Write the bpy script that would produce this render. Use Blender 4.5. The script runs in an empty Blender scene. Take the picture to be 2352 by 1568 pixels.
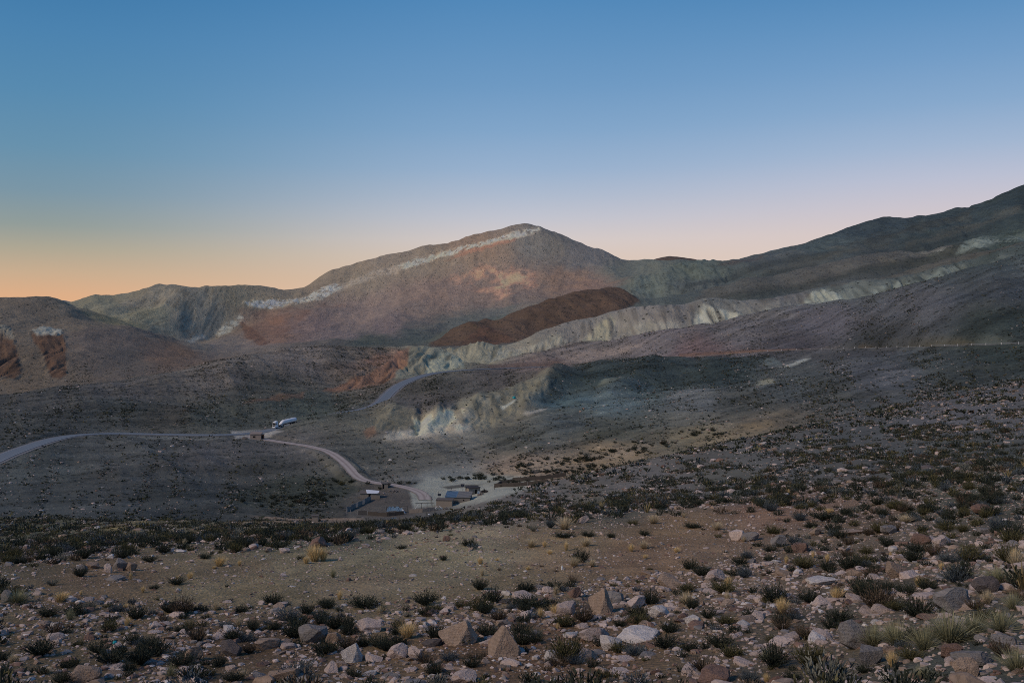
import bpy, bmesh, math, random
import numpy as np
from mathutils import Vector, Matrix
random.seed(7); RNG = np.random.default_rng(11)
SC = bpy.context.scene; COL = SC.collection
F, CX, CY = 2287.0, 1176.0, 784.0            # focal length and centre of the 2352 x 1568 frame the survey was made in

# ------------------------------------------------------------------ noise
def _hash(ix, iy, seed):
    h = (ix.astype(np.int64) * 374761393 + iy.astype(np.int64) * 668265263 + seed * 1274126177) & 0xFFFFFFFF
    h = ((h ^ (h >> 13)) * 1274126177) & 0xFFFFFFFF
    return (h ^ (h >> 16)) & 0xFFFFFFFF
def pn(x, y, seed=0):
    x = np.asarray(x, float); y = np.asarray(y, float)
    ix, iy = np.floor(x), np.floor(y); fx, fy = x - ix, y - iy
    u, v = fx*fx*fx*(fx*(fx*6-15)+10), fy*fy*fy*(fy*(fy*6-15)+10)
    def g(dx, dy):
        a = _hash(ix+dx, iy+dy, seed) * (2*math.pi/4294967296.0)
        return np.cos(a)*(fx-dx) + np.sin(a)*(fy-dy)
    n0 = g(0,0) + u*(g(1,0)-g(0,0)); n1 = g(0,1) + u*(g(1,1)-g(0,1))
    return (n0 + v*(n1-n0)) * 1.5
def fbm(x, y, seed=0, o=4):
    s = 0; a = 1.0; t = 0
    for k in range(o):
        s = s + a*pn(x*2**k, y*2**k, seed+k*17); t += a; a *= .5
    return s/t
def sstep(a, b, x):
    t = np.clip((x-a)/(b-a), 0, 1); return t*t*(3-2*t)
def lin(c):
    c = np.asarray(c, float)/255.0
    return np.where(c <= .04045, c/12.92, ((c+.055)/1.055)**2.4)

# ------------------------------------------------------------------ terrain survey: lines across the land, near to far
# every line is [(bearing, sight, distance) ...]; 'z' lines give a height instead of a sight angle
def P(*a): return [tuple(a[i:i+3]) for i in range(0, len(a), 3)]
LINES = [
 ('z', P(-900,-1.7,2.0, 3250,-1.7,2.0)),
 ('z', P(-900,-3.1,7.0, 1176,-3.1,7.0, 2352,-2.55,6.0, 3250,-2.2,6)),
 ('p', P(-900,1568,18.5, 0,1568,18, 800,1568,17.5, 1400,1568,16, 1900,1568,13, 2352,1568,9.5, 3250,1568,8)),
 ('p', P(-900,1420,25, 0,1420,25, 800,1420,24, 1400,1420,22.5, 1900,1420,19, 2352,1420,14, 3250,1400,11)),
 ('p', P(-900,1320,32, 0,1332,31, 800,1375,27, 1176,1350,28, 1500,1312,30, 1900,1285,29, 2352,1268,23, 3250,1220,18)),
 ('p', P(-900,1300,37, 0,1300,36.5, 300,1287,37, 720,1262,39, 1176,1208,47, 1290,1197,48, 1700,1160,52, 2100,1112,52, 2352,1087,48, 3250,1010,38)),
 ('p', P(-900,1240,80, 0,1237,80, 720,1217,90, 1035,1196,95, 1300,1170,110, 1500,1135,110, 1800,1085,110, 2352,1010,100, 3250,900,85)),
 ('p', P(-900,1200,170, 0,1195,176, 120,1188,190, 240,1199,160, 380,1194,182, 500,1201,155, 620,1195,172, 720,1206,148, 850,1208,150, 960,1197,158, 1035,1180,170, 1135,1144,190, 1218,1119,210, 1299,1100,224, 1352,1085,235, 1500,1055,255, 1770,1000,280, 2000,955,290, 2352,885,290, 3250,720,260)),
 ('p', P(-900,1180,320, 0,1175,330, 400,1181,340, 720,1192,345, 850,1190,345, 1035,1166,360, 1135,1128,372, 1218,1112,378, 1299,1096,383, 1352,1076,389, 1500,1037,395, 1770,980,410, 2000,930,420, 2352,862,420, 3250,700,360)),
 ('p', P(-900,1130,380, 0,1110,395, 400,1120,400, 620,1140,400, 800,1112,420, 950,1106,420, 1100,1100,420, 1218,1072,420, 1352,1046,420, 1500,1011,430, 1770,960,435, 2000,915,445, 2352,845,450, 3250,690,390)),
 ('p', P(-900,1090,405, 0,1064,425, 100,1032,450, 200,1010,495, 434,1012,510, 567,1011,515, 650,1020,505, 760,1028,490, 901,1015,520, 985,1011,525, 1068,1005,540, 1118,995,550, 1211,961,575, 1261,945,590, 1400,925,620, 1568,905,650, 1701,880,680, 1788,850,720, 1868,826,735, 1950,818,680, 2135,808,600, 2352,801,505, 3250,700,420)),
 ('p', P(-900,1075,415, 0,1042,440, 100,1012,478, 200,994,530, 434,997.5,540, 567,996,546, 617,989,555, 632,986,559, 655,979,562, 678,970,566, 700,964,573, 760,950.5,592, 800,943,613, 831,942,630, 868,935.5,630, 901,930.5,622, 941,945,602, 1068,934,615, 1118,914,640, 1218,874,720, 1258,853,780, 1335,841,830, 1365,831,850, 1451,828,850, 1568,821,840, 1694,820,800, 1768,817,780, 1868,807,765, 2001,804,695, 2135,800,617, 2352,794,516, 3250,690,430)),
 ('p', P(-900,1040,450, 0,1012,478, 100,987,518, 200,977,553, 434,977,572, 567,977,592, 632,970,612, 678,962,632, 760,945,690, 851,913,735, 901,893,785, 985,862,890, 1068,850,957, 1178,846,1000, 1285,841,1020, 1400,838,1000, 1568,823,900, 1801,806,800, 1868,803,782, 2001,800,712, 2135,797,632, 2352,790.5,532, 3250,685,440)),
 ('p', P(-900,990,540, 0,965,590, 200,945,640, 434,930,680, 567,925,720, 700,908,790, 784,897,830, 878,880,860, 908,871,880, 958,863,915, 1061,845,990, 1128,841,1020, 1198,836,1040, 1285,830,1060, 1400,822,1050, 1568,811,935, 1801,798,828, 1868,797,800, 1968,790,740, 2001,787,725, 2135,776,642, 2235,776,596, 2300,783,560, 2352,784,544, 3250,670,450)),
 ('p', P(-900,940,720, 0,919,740, 167,894,790, 300,883,820, 417,858,850, 500,838,890, 567,819,930, 667,808,980, 784,800,1040, 880,803,1060, 985,801,1080, 1018,812,1080, 1068,838,1065, 1128,838,1065, 1198,821,1090, 1265,807,1120, 1331,794,1130, 1400,785,1130, 1468,774,1130, 1569,757,1120, 1714,733,1110, 1821,711,1100, 1951,695,1080, 2135,656,1040, 2235,630,1000, 2352,598,950, 3250,380,800)),
 ('z', P(-900,-60,830, 0,-58,850, 500,-35,980, 784,-25,1120, 985,-20,1125, 1018,-19,1110, 1068,-28,1090, 1128,-29,1095, 1198,-22,1125, 1331,-10,1165, 1468,0,1165, 1569,6,1155, 1714,16,1150, 1821,25,1145, 1951,32,1130, 2135,45,1095, 2235,52,1055, 2352,62,1005, 3250,90,860)),
 ('p', P(-900,920,930, 0,905,950, 200,880,980, 417,852,1050, 500,833,1100, 667,806,1150, 784,798,1190, 985,801,1180, 1018,803,1170, 1068,798,1170, 1090,787,1172, 1105,779,1175, 1122,784,1180, 1140,789,1190, 1185,782,1210, 1235,761,1230, 1318,738,1250, 1368,727,1255, 1405,711,1260, 1452,703,1260, 1492,698,1260, 1518,699,1260, 1569,694,1260, 1618,684,1255, 1668,690,1250, 1718,690,1250, 1801,680,1250, 1868,663,1250, 1918,655,1250, 2001,640,1240, 2135,608,1215, 2235,586,1190, 2352,558,1150, 3250,330,950)),
 ('z', P(-900,-50,990, 0,-46,1000, 200,-36,1080, 417,-26,1150, 500,-24,1250, 667,-12,1350, 784,-9,1400, 985,-10,1400, 1105,-8,1310, 1235,0,1340, 1318,12,1350, 1405,25,1350, 1492,30,1360, 1569,35,1370, 1718,45,1370, 1868,55,1370, 2001,65,1360, 2135,80,1330, 2352,100,1250, 3250,170,1050)),
 ('p', P(-900,850,1080, 0,832,1120, 200,820,1200, 417,813,1350, 500,822,1450, 667,800,1550, 784,797,1600, 960,799,1560, 994,797,1540, 1051,764,1540, 1085,748,1540, 1115,743,1545, 1138,746,1550, 1151,738,1560, 1201,718,1580, 1251,704,1600, 1318,678,1620, 1351,671,1630, 1378,668,1640, 1418,668,1650, 1435,674,1650, 1460,690,1660, 1500,694,1660, 1569,690,1660, 1618,676,1660, 1718,641,1650, 1801,628,1650, 1901,606,1650, 1968,596,1640, 2068,581,1620, 2101,585,1620, 2135,583,1610, 2185,569,1600, 2252,543,1580, 2302,543,1570, 2352,529,1550, 3250,300,1300)),
 ('p', P(-900,780,1230, 0,770,1250, 200,775,1350, 417,802,1600, 500,815,1750, 667,795,1800, 784,791,1850, 884,786,1860, 994,772,1900, 1051,760,1900, 1115,745,1900, 1201,734,1880, 1318,716,1860, 1418,710,1860, 1460,705,1900, 1569,702,1900, 1718,673,1850, 1901,642,1850, 2068,620,1820, 2252,591,1780, 2352,575,1750, 3250,350,1450)),
 ('p', P(-900,740,1350, 0,725,1380, 150,735,1450, 300,757,1600, 417,797,1800, 500,800,2000, 667,775,2050, 784,772,2080, 884,761,2100, 985,741,2150, 1085,727,2180, 1181,716,2200, 1251,700,2250, 1318,685,2300, 1405,658,2300, 1452,646,2300, 1485,643,2300, 1518,629,2300, 1569,618,2300, 1634,605,2280, 1718,609,2250, 1801,598,2200, 1901,577,2150, 2068,553,2100, 2252,517,2050, 2352,495,2000, 3250,250,1700)),
 ('p', P(-900,700,1480, 0,696,1500, 60,690,1510, 100,688,1520, 125,691,1530, 167,708,1550, 234,728,1620, 300,757,1720, 367,791,1850, 417,805,1950, 434,806,2000, 500,790,2200, 667,750,2300, 784,740,2350, 985,705,2400, 1181,680,2450, 1318,658,2500, 1405,648,2500, 1485,637,2500, 1518,624,2500, 1569,614,2500, 1634,610,2400, 1718,603,2400, 1801,587,2350, 1901,560,2300, 2068,528,2300, 2252,489,2250, 2352,455,2200, 3250,180,1900)),
 ('p', P(-900,740,1800, 0,746,1800, 100,733,1800, 167,759,1850, 234,766,1900, 300,778,2000, 367,789,2100, 434,801,2200, 500,780,2350, 667,722,2500, 784,705,2600, 985,660,2700, 1181,620,2750, 1318,610,2750, 1405,620,2750, 1485,619,2750, 1518,612,2700, 1569,607,2700, 1634,606,2600, 1718,600,2600, 1801,583,2500, 1901,556,2450, 2068,519,2400, 2252,480,2350, 2352,441,2300, 3250,150,2000)),
 ('s', P(-900,740,2500, 0,718,2500, 150,702,2500, 180,698,2500, 260,683,2500, 330,668,2500, 390,655,2500, 405,652,2500, 450,658,2520, 500,663,2550, 560,668,2600, 620,665,2700, 660,667,2780, 700,662,2850, 730,645,2880, 760,630,2900, 810,614,2920, 850,602,2950, 900,591,2970, 960,577,2990, 980,570,3000, 1000,571,3000, 1040,561,3000, 1090,548,3000, 1140,533,3000, 1180,524,3000, 1205,521,3000, 1240,523,3000, 1270,532,3000, 1310,549,3000, 1350,566,2980, 1400,587,2950, 1450,600,2920, 1490,604,2900, 1540,605,2850, 1600,604,2800, 1640,604,2780, 1700,600,2750, 1740,593,2700, 1790,581,2650, 1830,571,2620, 1870,558,2600, 1900,550,2570, 1940,533,2550, 1980,515,2520, 2010,505,2500, 2030,505,2500, 2060,511,2500, 2090,514,2500, 2130,510,2480, 2200,493,2450, 2260,472,2430, 2310,448,2420, 2352,428,2400, 2600,318,2300, 3250,120,2100)),
 ('z', P(-900,20,3200, 1176,60,3800, 2352,120,3200, 3250,200,2900)),
 ('p', P(-900,720,6000, 0,715,6000, 90,697,6000, 110,689,6000, 140,692,6000, 180,699,6000, 230,712,6000, 300,730,6000, 1440,625,5200, 1490,603,5000, 1510,596,5000, 1540,590,5000, 1560,592,5000, 1600,600,5000, 1640,608,5000, 1700,606,5000, 1740,590,5000, 1800,574,5000, 1870,556,5000, 1900,562,5000, 2000,570,5000, 2352,560,5000, 3250,500,5000)),
 ('z', P(-900,-150,9000, 3250,-150,9000)),
 ('z', P(-900,-300,15000, 3250,-300,15000)),
]
cols = np.concatenate([np.arange(-6000, -900, 60.0), np.arange(-900, -60, 14.0), np.arange(-60, 2412, 2.6), np.arange(2412, 3251, 14.0), np.arange(3265, 8400, 60.0)])
NC = len(cols)
def gsmooth(px, v, sig):
    if sig <= 0: return v
    g = np.arange(-900, 3251, 2.0); y = np.interp(g, px, v)
    r = int(3*sig/2)+1; k = np.exp(-.5*(np.arange(-r, r+1)*2/sig)**2); k /= k.sum()
    y = np.convolve(np.pad(y, r, mode='edge'), k, 'valid')
    return np.interp(cols, g, y)
KY, KZ = [], []
for i, (kind, pts) in enumerate(LINES):
    a = np.array(pts, float)
    sig = 5 if kind == 's' else (8 if i >= 13 else 16)
    Y = np.exp(gsmooth(a[:,0], np.log(a[:,2]), 24))
    v = gsmooth(a[:,0], a[:,1], sig)
    if i in (15, 16):      # rounded spurs and re-entrants along the clay ridge
        wn = sstep(1150, 1260, cols)*(1-sstep(2180, 2300, cols)); sh_ = 0 if i == 15 else 14; q_ = pn((cols+sh_)/118+3.3, cols*0+.37, 121)+.35*pn((cols+sh_)/47, cols*0+.61, 122)
        Y = Y*(1+wn*q_*(.010 if i == 15 else .019))
        if i == 16: v = v-wn*(5.0*pn((cols+20)/118+3.3, cols*0+.37, 121)+2*pn(cols/41, cols*0+2.4, 123))
    KY.append(Y); KZ.append(v if kind == 'z' else (CY-v)/F*Y)
KY = np.array(KY); KZ = np.array(KZ)
for k in range(1, len(KY)): KY[k] = np.maximum(KY[k], KY[k-1]*1.004+.05)
# monotone cubic through every column
h = np.diff(KY, axis=0); d = np.diff(KZ, axis=0)/h
m = np.zeros_like(KZ)
w1, w2 = 2*h[1:]+h[:-1], h[1:]+2*h[:-1]
with np.errstate(all='ignore'):
    hm = (w1+w2)/(w1/d[:-1]+w2/d[1:])
m[1:-1] = np.where(d[:-1]*d[1:] > 0, np.nan_to_num(hm), 0)
m[0], m[-1] = d[0], d[-1]
vis = (cols > 0) & (cols < 2352)
PYK = CY - KZ/KY*F
rows_Y, rows_Z, rows_k = [], [], []
for k in range(len(KY)-1):
    up = np.clip(PYK[k]-PYK[k+1], 0, None)[vis]
    n = int(np.clip(np.percentile(up, 80)*.60, 7, 150))
    if k < 2: n = 14
    if k in (2, 3, 4): n = max(n, 70)
    if k in (5, 6): n = max(n, 60)
    if k >= 25: n = 6
    for t in np.arange(n)/n:
        if k in (14, 16, 18): t = t  # falling backs
        H = h[k]
        t2, t3 = t*t, t*t*t
        z = (2*t3-3*t2+1)*KZ[k] + (t3-2*t2+t)*H*m[k] + (-2*t3+3*t2)*KZ[k+1] + (t3-t2)*H*m[k+1]
        rows_Y.append(KY[k]+t*H); rows_Z.append(z); rows_k.append(k+t)
rows_Y.append(KY[-1]); rows_Z.append(KZ[-1]); rows_k.append(len(KY)-1)
GY = np.array(rows_Y); GZ = np.array(rows_Z); GK = np.array(rows_k)[:,None]+np.zeros((1,NC)); NR = len(GY)
GPX = np.broadcast_to(cols, (NR, NC)); GX = (GPX-CX)/F*GY
GPY = CY - GZ/GY*F                             # sight line of the smooth land, used only to lay out the geology on it
print('terrain grid', NR, NC)

def cast(px, py, ymin=2.0):
    """ground point met by a sight line: surveying, first row beyond ymin whose sight rises above py"""
    j = int(np.argmin(abs(cols-px))); Y = GY[:,j]; s = CY-GZ[:,j]/Y*F
    ok = np.where((Y >= ymin) & (s <= py))[0]
    if len(ok) == 0: return None
    i = ok[0]
    if i > 0 and Y[i-1] >= ymin:
        t = (s[i-1]-py)/(s[i-1]-s[i]+1e-9); y = Y[i-1]+t*(Y[i]-Y[i-1])
    else: y = Y[i]
    return Vector(((px-CX)/F*y, y, ground(np.array([(px-CX)/F*y]), np.array([y]))[0]))
def ground(X, Y):
    X = np.asarray(X, float); Y = np.asarray(Y, float)
    px = CX + X/np.maximum(Y, .5)*F
    c = np.interp(px, cols, np.arange(NC)); c0 = np.clip(np.floor(c).astype(int), 0, NC-2); fr = c-c0
    out = np.zeros_like(X)
    order = np.argsort(c0, kind='stable'); cs = c0[order]
    starts = np.flatnonzero(np.r_[True, cs[1:] != cs[:-1]]) if len(cs) else []
    ends = np.r_[starts[1:], len(cs)] if len(cs) else []
    for s, e in zip(starts, ends):
        ids = order[s:e]; j = cs[s]
        a = np.interp(Y[ids], GY[:,j], GZ[:,j]); b = np.interp(Y[ids], GY[:,j+1], GZ[:,j+1])
        out[ids] = a + (b-a)*fr[ids]
    return out

# ------------------------------------------------------------------ polygon masks on the land
def poly_sd(px, py, poly):
    poly = np.array(poly, float); n = len(poly); inside = np.zeros(px.shape, bool); dmin = np.full(px.shape, 1e9)
    for i in range(n):
        a, b = poly[i], poly[(i+1) % n]
        e = b-a; wx, wy = px-a[0], py-a[1]
        t = np.clip((wx*e[0]+wy*e[1])/(e@e+1e-9), 0, 1)
        dmin = np.minimum(dmin, np.hypot(wx-t*e[0], wy-t*e[1]))
        c = ((a[1] <= py) & (b[1] > py)) | ((b[1] <= py) & (a[1] > py))
        with np.errstate(all='ignore'):
            xi = a[0] + (py-a[1])/(b[1]-a[1])*e[0]
        inside ^= c & (px < xi)
    return np.where(inside, dmin, -dmin)
WX = fbm(GX/60+GY*.003, GY/90, 5, 3); WY = fbm(GX/60+9.1, GY/90, 6, 3)
WF = fbm(GX/9+3.3, GY/14, 7, 3)
def mask(poly, k0, k1, soft=6, warp=10):
    """soft mask of a patch of ground, ragged by noise, kept to a range of land lines"""
    p = np.array(poly, float); lo, hi = p.min(0)-30, p.max(0)+30
    sel = (GPX > lo[0]) & (GPX < hi[0]) & (GPY > lo[1]) & (GPY < hi[1]) & (GK >= k0) & (GK <= k1)
    out = np.zeros(GPX.shape); ii = np.where(sel)
    if len(ii[0]):
        sd = poly_sd(GPX[ii]+WX[ii]*warp+WF[ii]*warp*.5, GPY[ii]+WY[ii]*warp*.7+WF[ii]*warp*.4, poly)
        out[ii] = sstep(-soft*.5, soft*.5, sd)
    return out
def Q(*a): return [tuple(a[i:i+2]) for i in range(0, len(a), 2)]
# ------------------------------------------------------------------ roads surveyed on the land
ROAD = np.array(P(-700,1380,300, -300,1210,350, 0,1051,430, 50,1032,455, 100,1015,477, 150,1002,503, 200,996,522, 267,995,528, 334,997,531, 434,999.5,535, 517,1000,537, 567,997.5,543, 617,991,567, 655,980.5,575, 700,968.5,584, 760,955,606, 800,946,632, 838,941,668, 868,931,692, 884,915,735, 897,900,770, 918,884,805, 951,869,858, 985,859,900, 1018,854,930, 1068,849.5,958, 1178,845,1000, 1285,841,1020, 1400,837,1000, 1480,830,950, 1568,821,900, 1700,812,850, 1801,805.5,802, 1868,803,783, 2001,800,708, 2135,797,628, 2352,791,528, 2700,778,430, 3200,770,350), float)
TRACK = np.array(P(555,1000,541, 585,1004.5,533, 620,1011,522, 660,1017.5,508, 700,1023,498, 745,1033,484, 765,1043,472, 783,1056,459, 800,1071,446, 812,1086,434, 825,1099,424, 845,1107.5,417, 880,1111,413, 915,1115,409, 945,1122,403, 966,1130,396, 975,1138,388, 976,1148,379), float)
def world_path(a, step, smooth):
    X, Y, Z = (a[:,0]-CX)/F*a[:,2], a[:,2], (CY-a[:,1])/F*a[:,2]
    s = np.r_[0, np.cumsum(np.hypot(np.diff(X), np.diff(Y)))]
    n = int(s[-1]/step); g = np.linspace(0, s[-1], n); out = []
    for v in (X, Y, Z):
        q = np.interp(g, s, v)
        r = int(smooth/step); k = np.hanning(2*r+3)[1:-1]; k /= k.sum()
        q = np.convolve(np.pad(q, r, mode='reflect', reflect_type='odd'), k, 'valid'); out.append(q)
    return np.stack(out, 1)
road_c = world_path(ROAD, 3.0, 30.0); track_c = world_path(TRACK, 1.5, 12.0)

# ------------------------------------------------------------------ relief: rolling, gullies, ribs
flat = mask(Q(930,1120, 985,1095, 1130,1085, 1215,1098, 1210,1125, 1100,1165, 950,1185, 800,1200, 790,1160, 900,1130), 6.5, 10, 14, 4)
flat = np.maximum(flat, mask(Q(500,990, 640,978, 680,985, 620,1012, 530,1010), 9.8, 12.2, 8, 2))
dz = np.zeros_like(GZ)
for i, L in enumerate((0.9, 1.8, 3.6, 7, 14, 28, 56, 112, 224)):
    w = sstep(.0016, .004, L/GY)*(1-sstep(.07, .12, L/GY))
    dz += w*pn(GX/L+i*3.1, GY/L*.8+i*7.7, 40+i)*L*.035
near = (GY < 60)
dz *= np.where(GK > 12, 1.25, .8)*(1-.85*flat)
# far slopes: erosion gullies that run down the fall line
tt = GK-np.floor(GK)
def ridged(x, y, seed): return 1-2*np.abs(pn(x, y, seed))
mt = sstep(17.2, 18.2, GK)*(1-sstep(23.6, 24.0, GK)*.75)*(GK < 25)
wx = fbm(GX/400, GY/600, 77, 3)*120
for L, A in ((260, .022), (130, .026), (60, .034), (28, .036), (14, .03)):
    dz += mt*ridged((GX+wx)/L, (GY+wx*.6)/(L*4.5), int(L))*L*A
rdm = np.ones_like(GZ); _ii = np.where((GK > 7) & (GK < 14.5) & (GY < 1150)); _d = np.full(len(_ii[0]), 1e9)
for _c in np.concatenate([road_c[::4], track_c[::8]]): _d = np.minimum(_d, np.hypot(GX[_ii]-_c[0], GY[_ii]-_c[1]))
rdm[_ii] = .12+.88*sstep(12, 70, _d); dz *= np.where(GK < 15, rdm, 1)
mm = rdm*sstep(7.5, 9.5, GK)*(1-sstep(15, 15.6, GK))*(1-flat)
for L, A in ((110, .016), (60, .024), (26, .032), (12, .026)):
    dz += mm*ridged((GX+.5*GY+wx*.1)/L, (GY-.2*GX)/(L*5), int(L)+3)*L*A
BAD = [   # eroded clay faces: patch, range of land lines, rib spacing, depth
 (Q(1005,850, 1010,800, 1068,792, 1105,772, 1150,785, 1190,812, 1215,832, 1080,852), 14.0, 16.0, 9, 2.4),
 (Q(1185,838, 1200,800, 1285,776, 1308,786, 1265,812), 14.0, 16.0, 8, 2.2),
 (Q(1325,800, 1345,765, 1385,735, 1412,730, 1425,760, 1400,790), 14.8, 16.05, 15, 5.0),
 (Q(1580,760, 1590,725, 1612,700, 1650,712, 1705,722, 1700,742, 1640,756), 14.8, 16.05, 15, 6.0),
 (Q(1715,738, 1750,716, 1790,722, 1760,738), 14.8, 16.05, 12, 4.0),
 (Q(1820,716, 1860,678, 1900,662, 1940,676, 1965,696, 1900,708), 14.8, 16.05, 17, 6.5),
 (Q(1985,690, 2005,662, 2070,640, 2150,614, 2230,596, 2220,632, 2130,660), 14.8, 16.05, 15, 6.0),
 (Q(1300,800, 1330,745, 1405,712, 1500,700, 1620,686, 1800,682, 1920,656, 2100,615, 2240,588, 2230,632, 2000,692, 1820,716, 1600,760, 1450,785), 14.8, 16.02, 11, 1.2),
 (Q(1990,610, 2080,570, 2180,560, 2352,525, 2400,520, 2400,560, 2352,570, 2200,590, 2060,605), 17.0, 18.05, 15, 4.5),
 (Q(862,1000, 850,945, 901,928, 941,945, 1068,936, 1120,915, 1215,875, 1258,856, 1290,870, 1235,930, 1180,975, 1118,996, 1068,1006, 985,1012, 901,1015), 9.9, 11.0, 6.5, 1.3),
 (Q(735,902, 790,880, 845,850, 880,838, 925,812, 990,803, 1060,800, 1062,846, 958,866, 908,874, 878,884, 784,900), 12.9, 14.05, 12, 3.6),
 (Q(1405,662, 1485,640, 1570,606, 1640,600, 1680,640, 1640,690, 1420,690), 19.0, 21.0, 48, 6.0),
 (Q(1640,640, 1800,590, 2000,520, 2352,440, 2352,520, 2000,590, 1700,650), 20.0, 22.9, 90, 6.0),
 (Q(180,715, 300,690, 400,660, 520,668, 520,760, 440,800, 300,750), 20.9, 22.9, 80, 5.0),
 (Q(66,762, 100,752, 148,765, 156,810, 152,866, 112,872, 96,830, 72,790), 17.2, 20.5, 13, 4.5),
 (Q(-60,755, 20,750, 34,780, 52,868, 30,880, -60,880), 17.2, 20.5, 13, 4.5),
]
badm = np.zeros_like(GZ)
redm = mask(Q(985,800, 1045,760, 1085,745, 1118,738, 1205,712, 1320,672, 1425,662, 1470,700, 1330,745, 1200,790, 1100,800), 16.9, 18.02, 14, 6)
dz += redm*(ridged((GX+.5*GY)/46, (GY-.5*GX)/150, 71)*3.2+ridged((GX+.5*GY)/19, (GY-.5*GX)/60, 72)*1.5)
for poly, k0, k1, L, A in BAD:
    mk = mask(poly, k0, k1, 14, 8)
    wv = fbm(GX/(L*2.2), GY/(L*5), int(L), 2)*L*.7
    prof = np.clip(1.25-np.abs(tt-.45)*1.3, .25, 1) if k1-k0 < 1.6 else 1
    rib = ridged((GX+wv)/L, GY/(L*7), 91)*.65 + ridged((GX+wv*1.5)/(L*.42), GY/(L*4), 92)*.35
    dz += mk*prof*(rib-.3)*A
    badm = np.maximum(badm, mk)
# strata ledges on the light band of the big mountain and along its summit ridge
ledge = mask(Q(555,700, 600,690, 690,690, 770,652, 790,662, 740,690, 660,712, 600,716, 560,714), 21, 24, 6, 6)
ledge = np.maximum(ledge, mask(Q(830,632, 930,600, 1040,574, 1130,552, 1190,532, 1240,524, 1245,534, 1160,556, 1050,590, 930,622, 840,642), 21, 24, 6, 6))
dz += ledge*(ridged(GX/26, GY/14+GX/90, 93)*2.2+pn(GX/9, GY/9, 94)*1.6)
def line_dist(pts):
    d_ = np.full(GZ.shape, 999.0); p_ = np.array(pts, float); lo, hi = p_.min(0)-90, p_.max(0)+90
    ii = np.where((GPX > lo[0]) & (GPX < hi[0]) & (GPY > lo[1]) & (GPY < hi[1]) & (GK > 9.2) & (GK < 11.6)); x, y = GPX[ii], GPY[ii]; m_ = np.full(len(x), 999.0)
    for a, b in zip(p_[:-1], p_[1:]):
        e = b-a; t = np.clip(((x-a[0])*e[0]+(y-a[1])*e[1])/(e@e), 0, 1); m_ = np.minimum(m_, np.hypot(x-a[0]-t*e[0], y-a[1]-t*e[1]))
    d_[ii] = m_; return d_
# the dark spur above the clay bowl: a ridge that runs down towards the wash, a hollow beside it, small side ribs
kf = np.clip((GK-9.6)/.7, 0, 1)*np.clip((11.5-GK)/.5, 0, 1)
dz += kf*2.5*np.exp(-(line_dist(Q(1285,848, 1262,868, 1235,905, 1205,945))/17)**2)
dz -= kf*3.0*np.exp(-(line_dist(Q(1345,862, 1310,895, 1275,930))/26)**2)
dz += kf*3.0*np.exp(-(line_dist(Q(1500,835, 1460,870, 1400,905))/22)**2)-kf*3.0*np.exp(-(line_dist(Q(1600,838, 1540,880, 1480,905))/24)**2)
dz += kf*1.2*np.exp(-(line_dist(Q(901,930, 890,960, 880,995))/20)**2)-kf*3.5*np.exp(-(line_dist(Q(968,948, 965,975, 955,1000))/9)**2)
dz += kf*2.0*np.exp(-(line_dist(Q(1010,942, 1000,970, 985,995))/12)**2)-kf*1.8*np.exp(-(line_dist(Q(1050,940, 1035,970, 1020,995))/9)**2)+kf*1.8*np.exp(-(line_dist(Q(1100,922, 1075,965, 1060,995))/12)**2)
GZ = GZ+dz
def flatten(center, r0, r1, k0, k1):
    """grade the land to a road bed"""
    global GZ
    cx = center[:,0]; cy = center[:,1]
    sel = (GK > k0) & (GK < k1) & (GY > cy.min()-r1) & (GY < cy.max()+r1) & (GX > cx.min()-r1) & (GX < cx.max()+r1)
    ii = np.where(sel); X, Y = GX[ii], GY[ii]; n = len(X); bd = np.full(n, 1e9); bz = np.zeros(n)
    for s in range(0, len(center), 40):
        c = center[s:s+40]
        d2 = (X[:,None]-c[None,:,0])**2+(Y[:,None]-c[None,:,1])**2
        j = d2.argmin(1); dd = d2[np.arange(n), j]; b = dd < bd
        bd[b] = dd[b]; bz[b] = c[j[b],2]
    w = 1-sstep(r0, r1, np.sqrt(bd))
    GZ[ii] = GZ[ii]*(1-w)+bz*w
flatten(track_c, 3.6, 8, 6.5, 12.5)
flatten(road_c, 6.2, 11, 9, 15)

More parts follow.
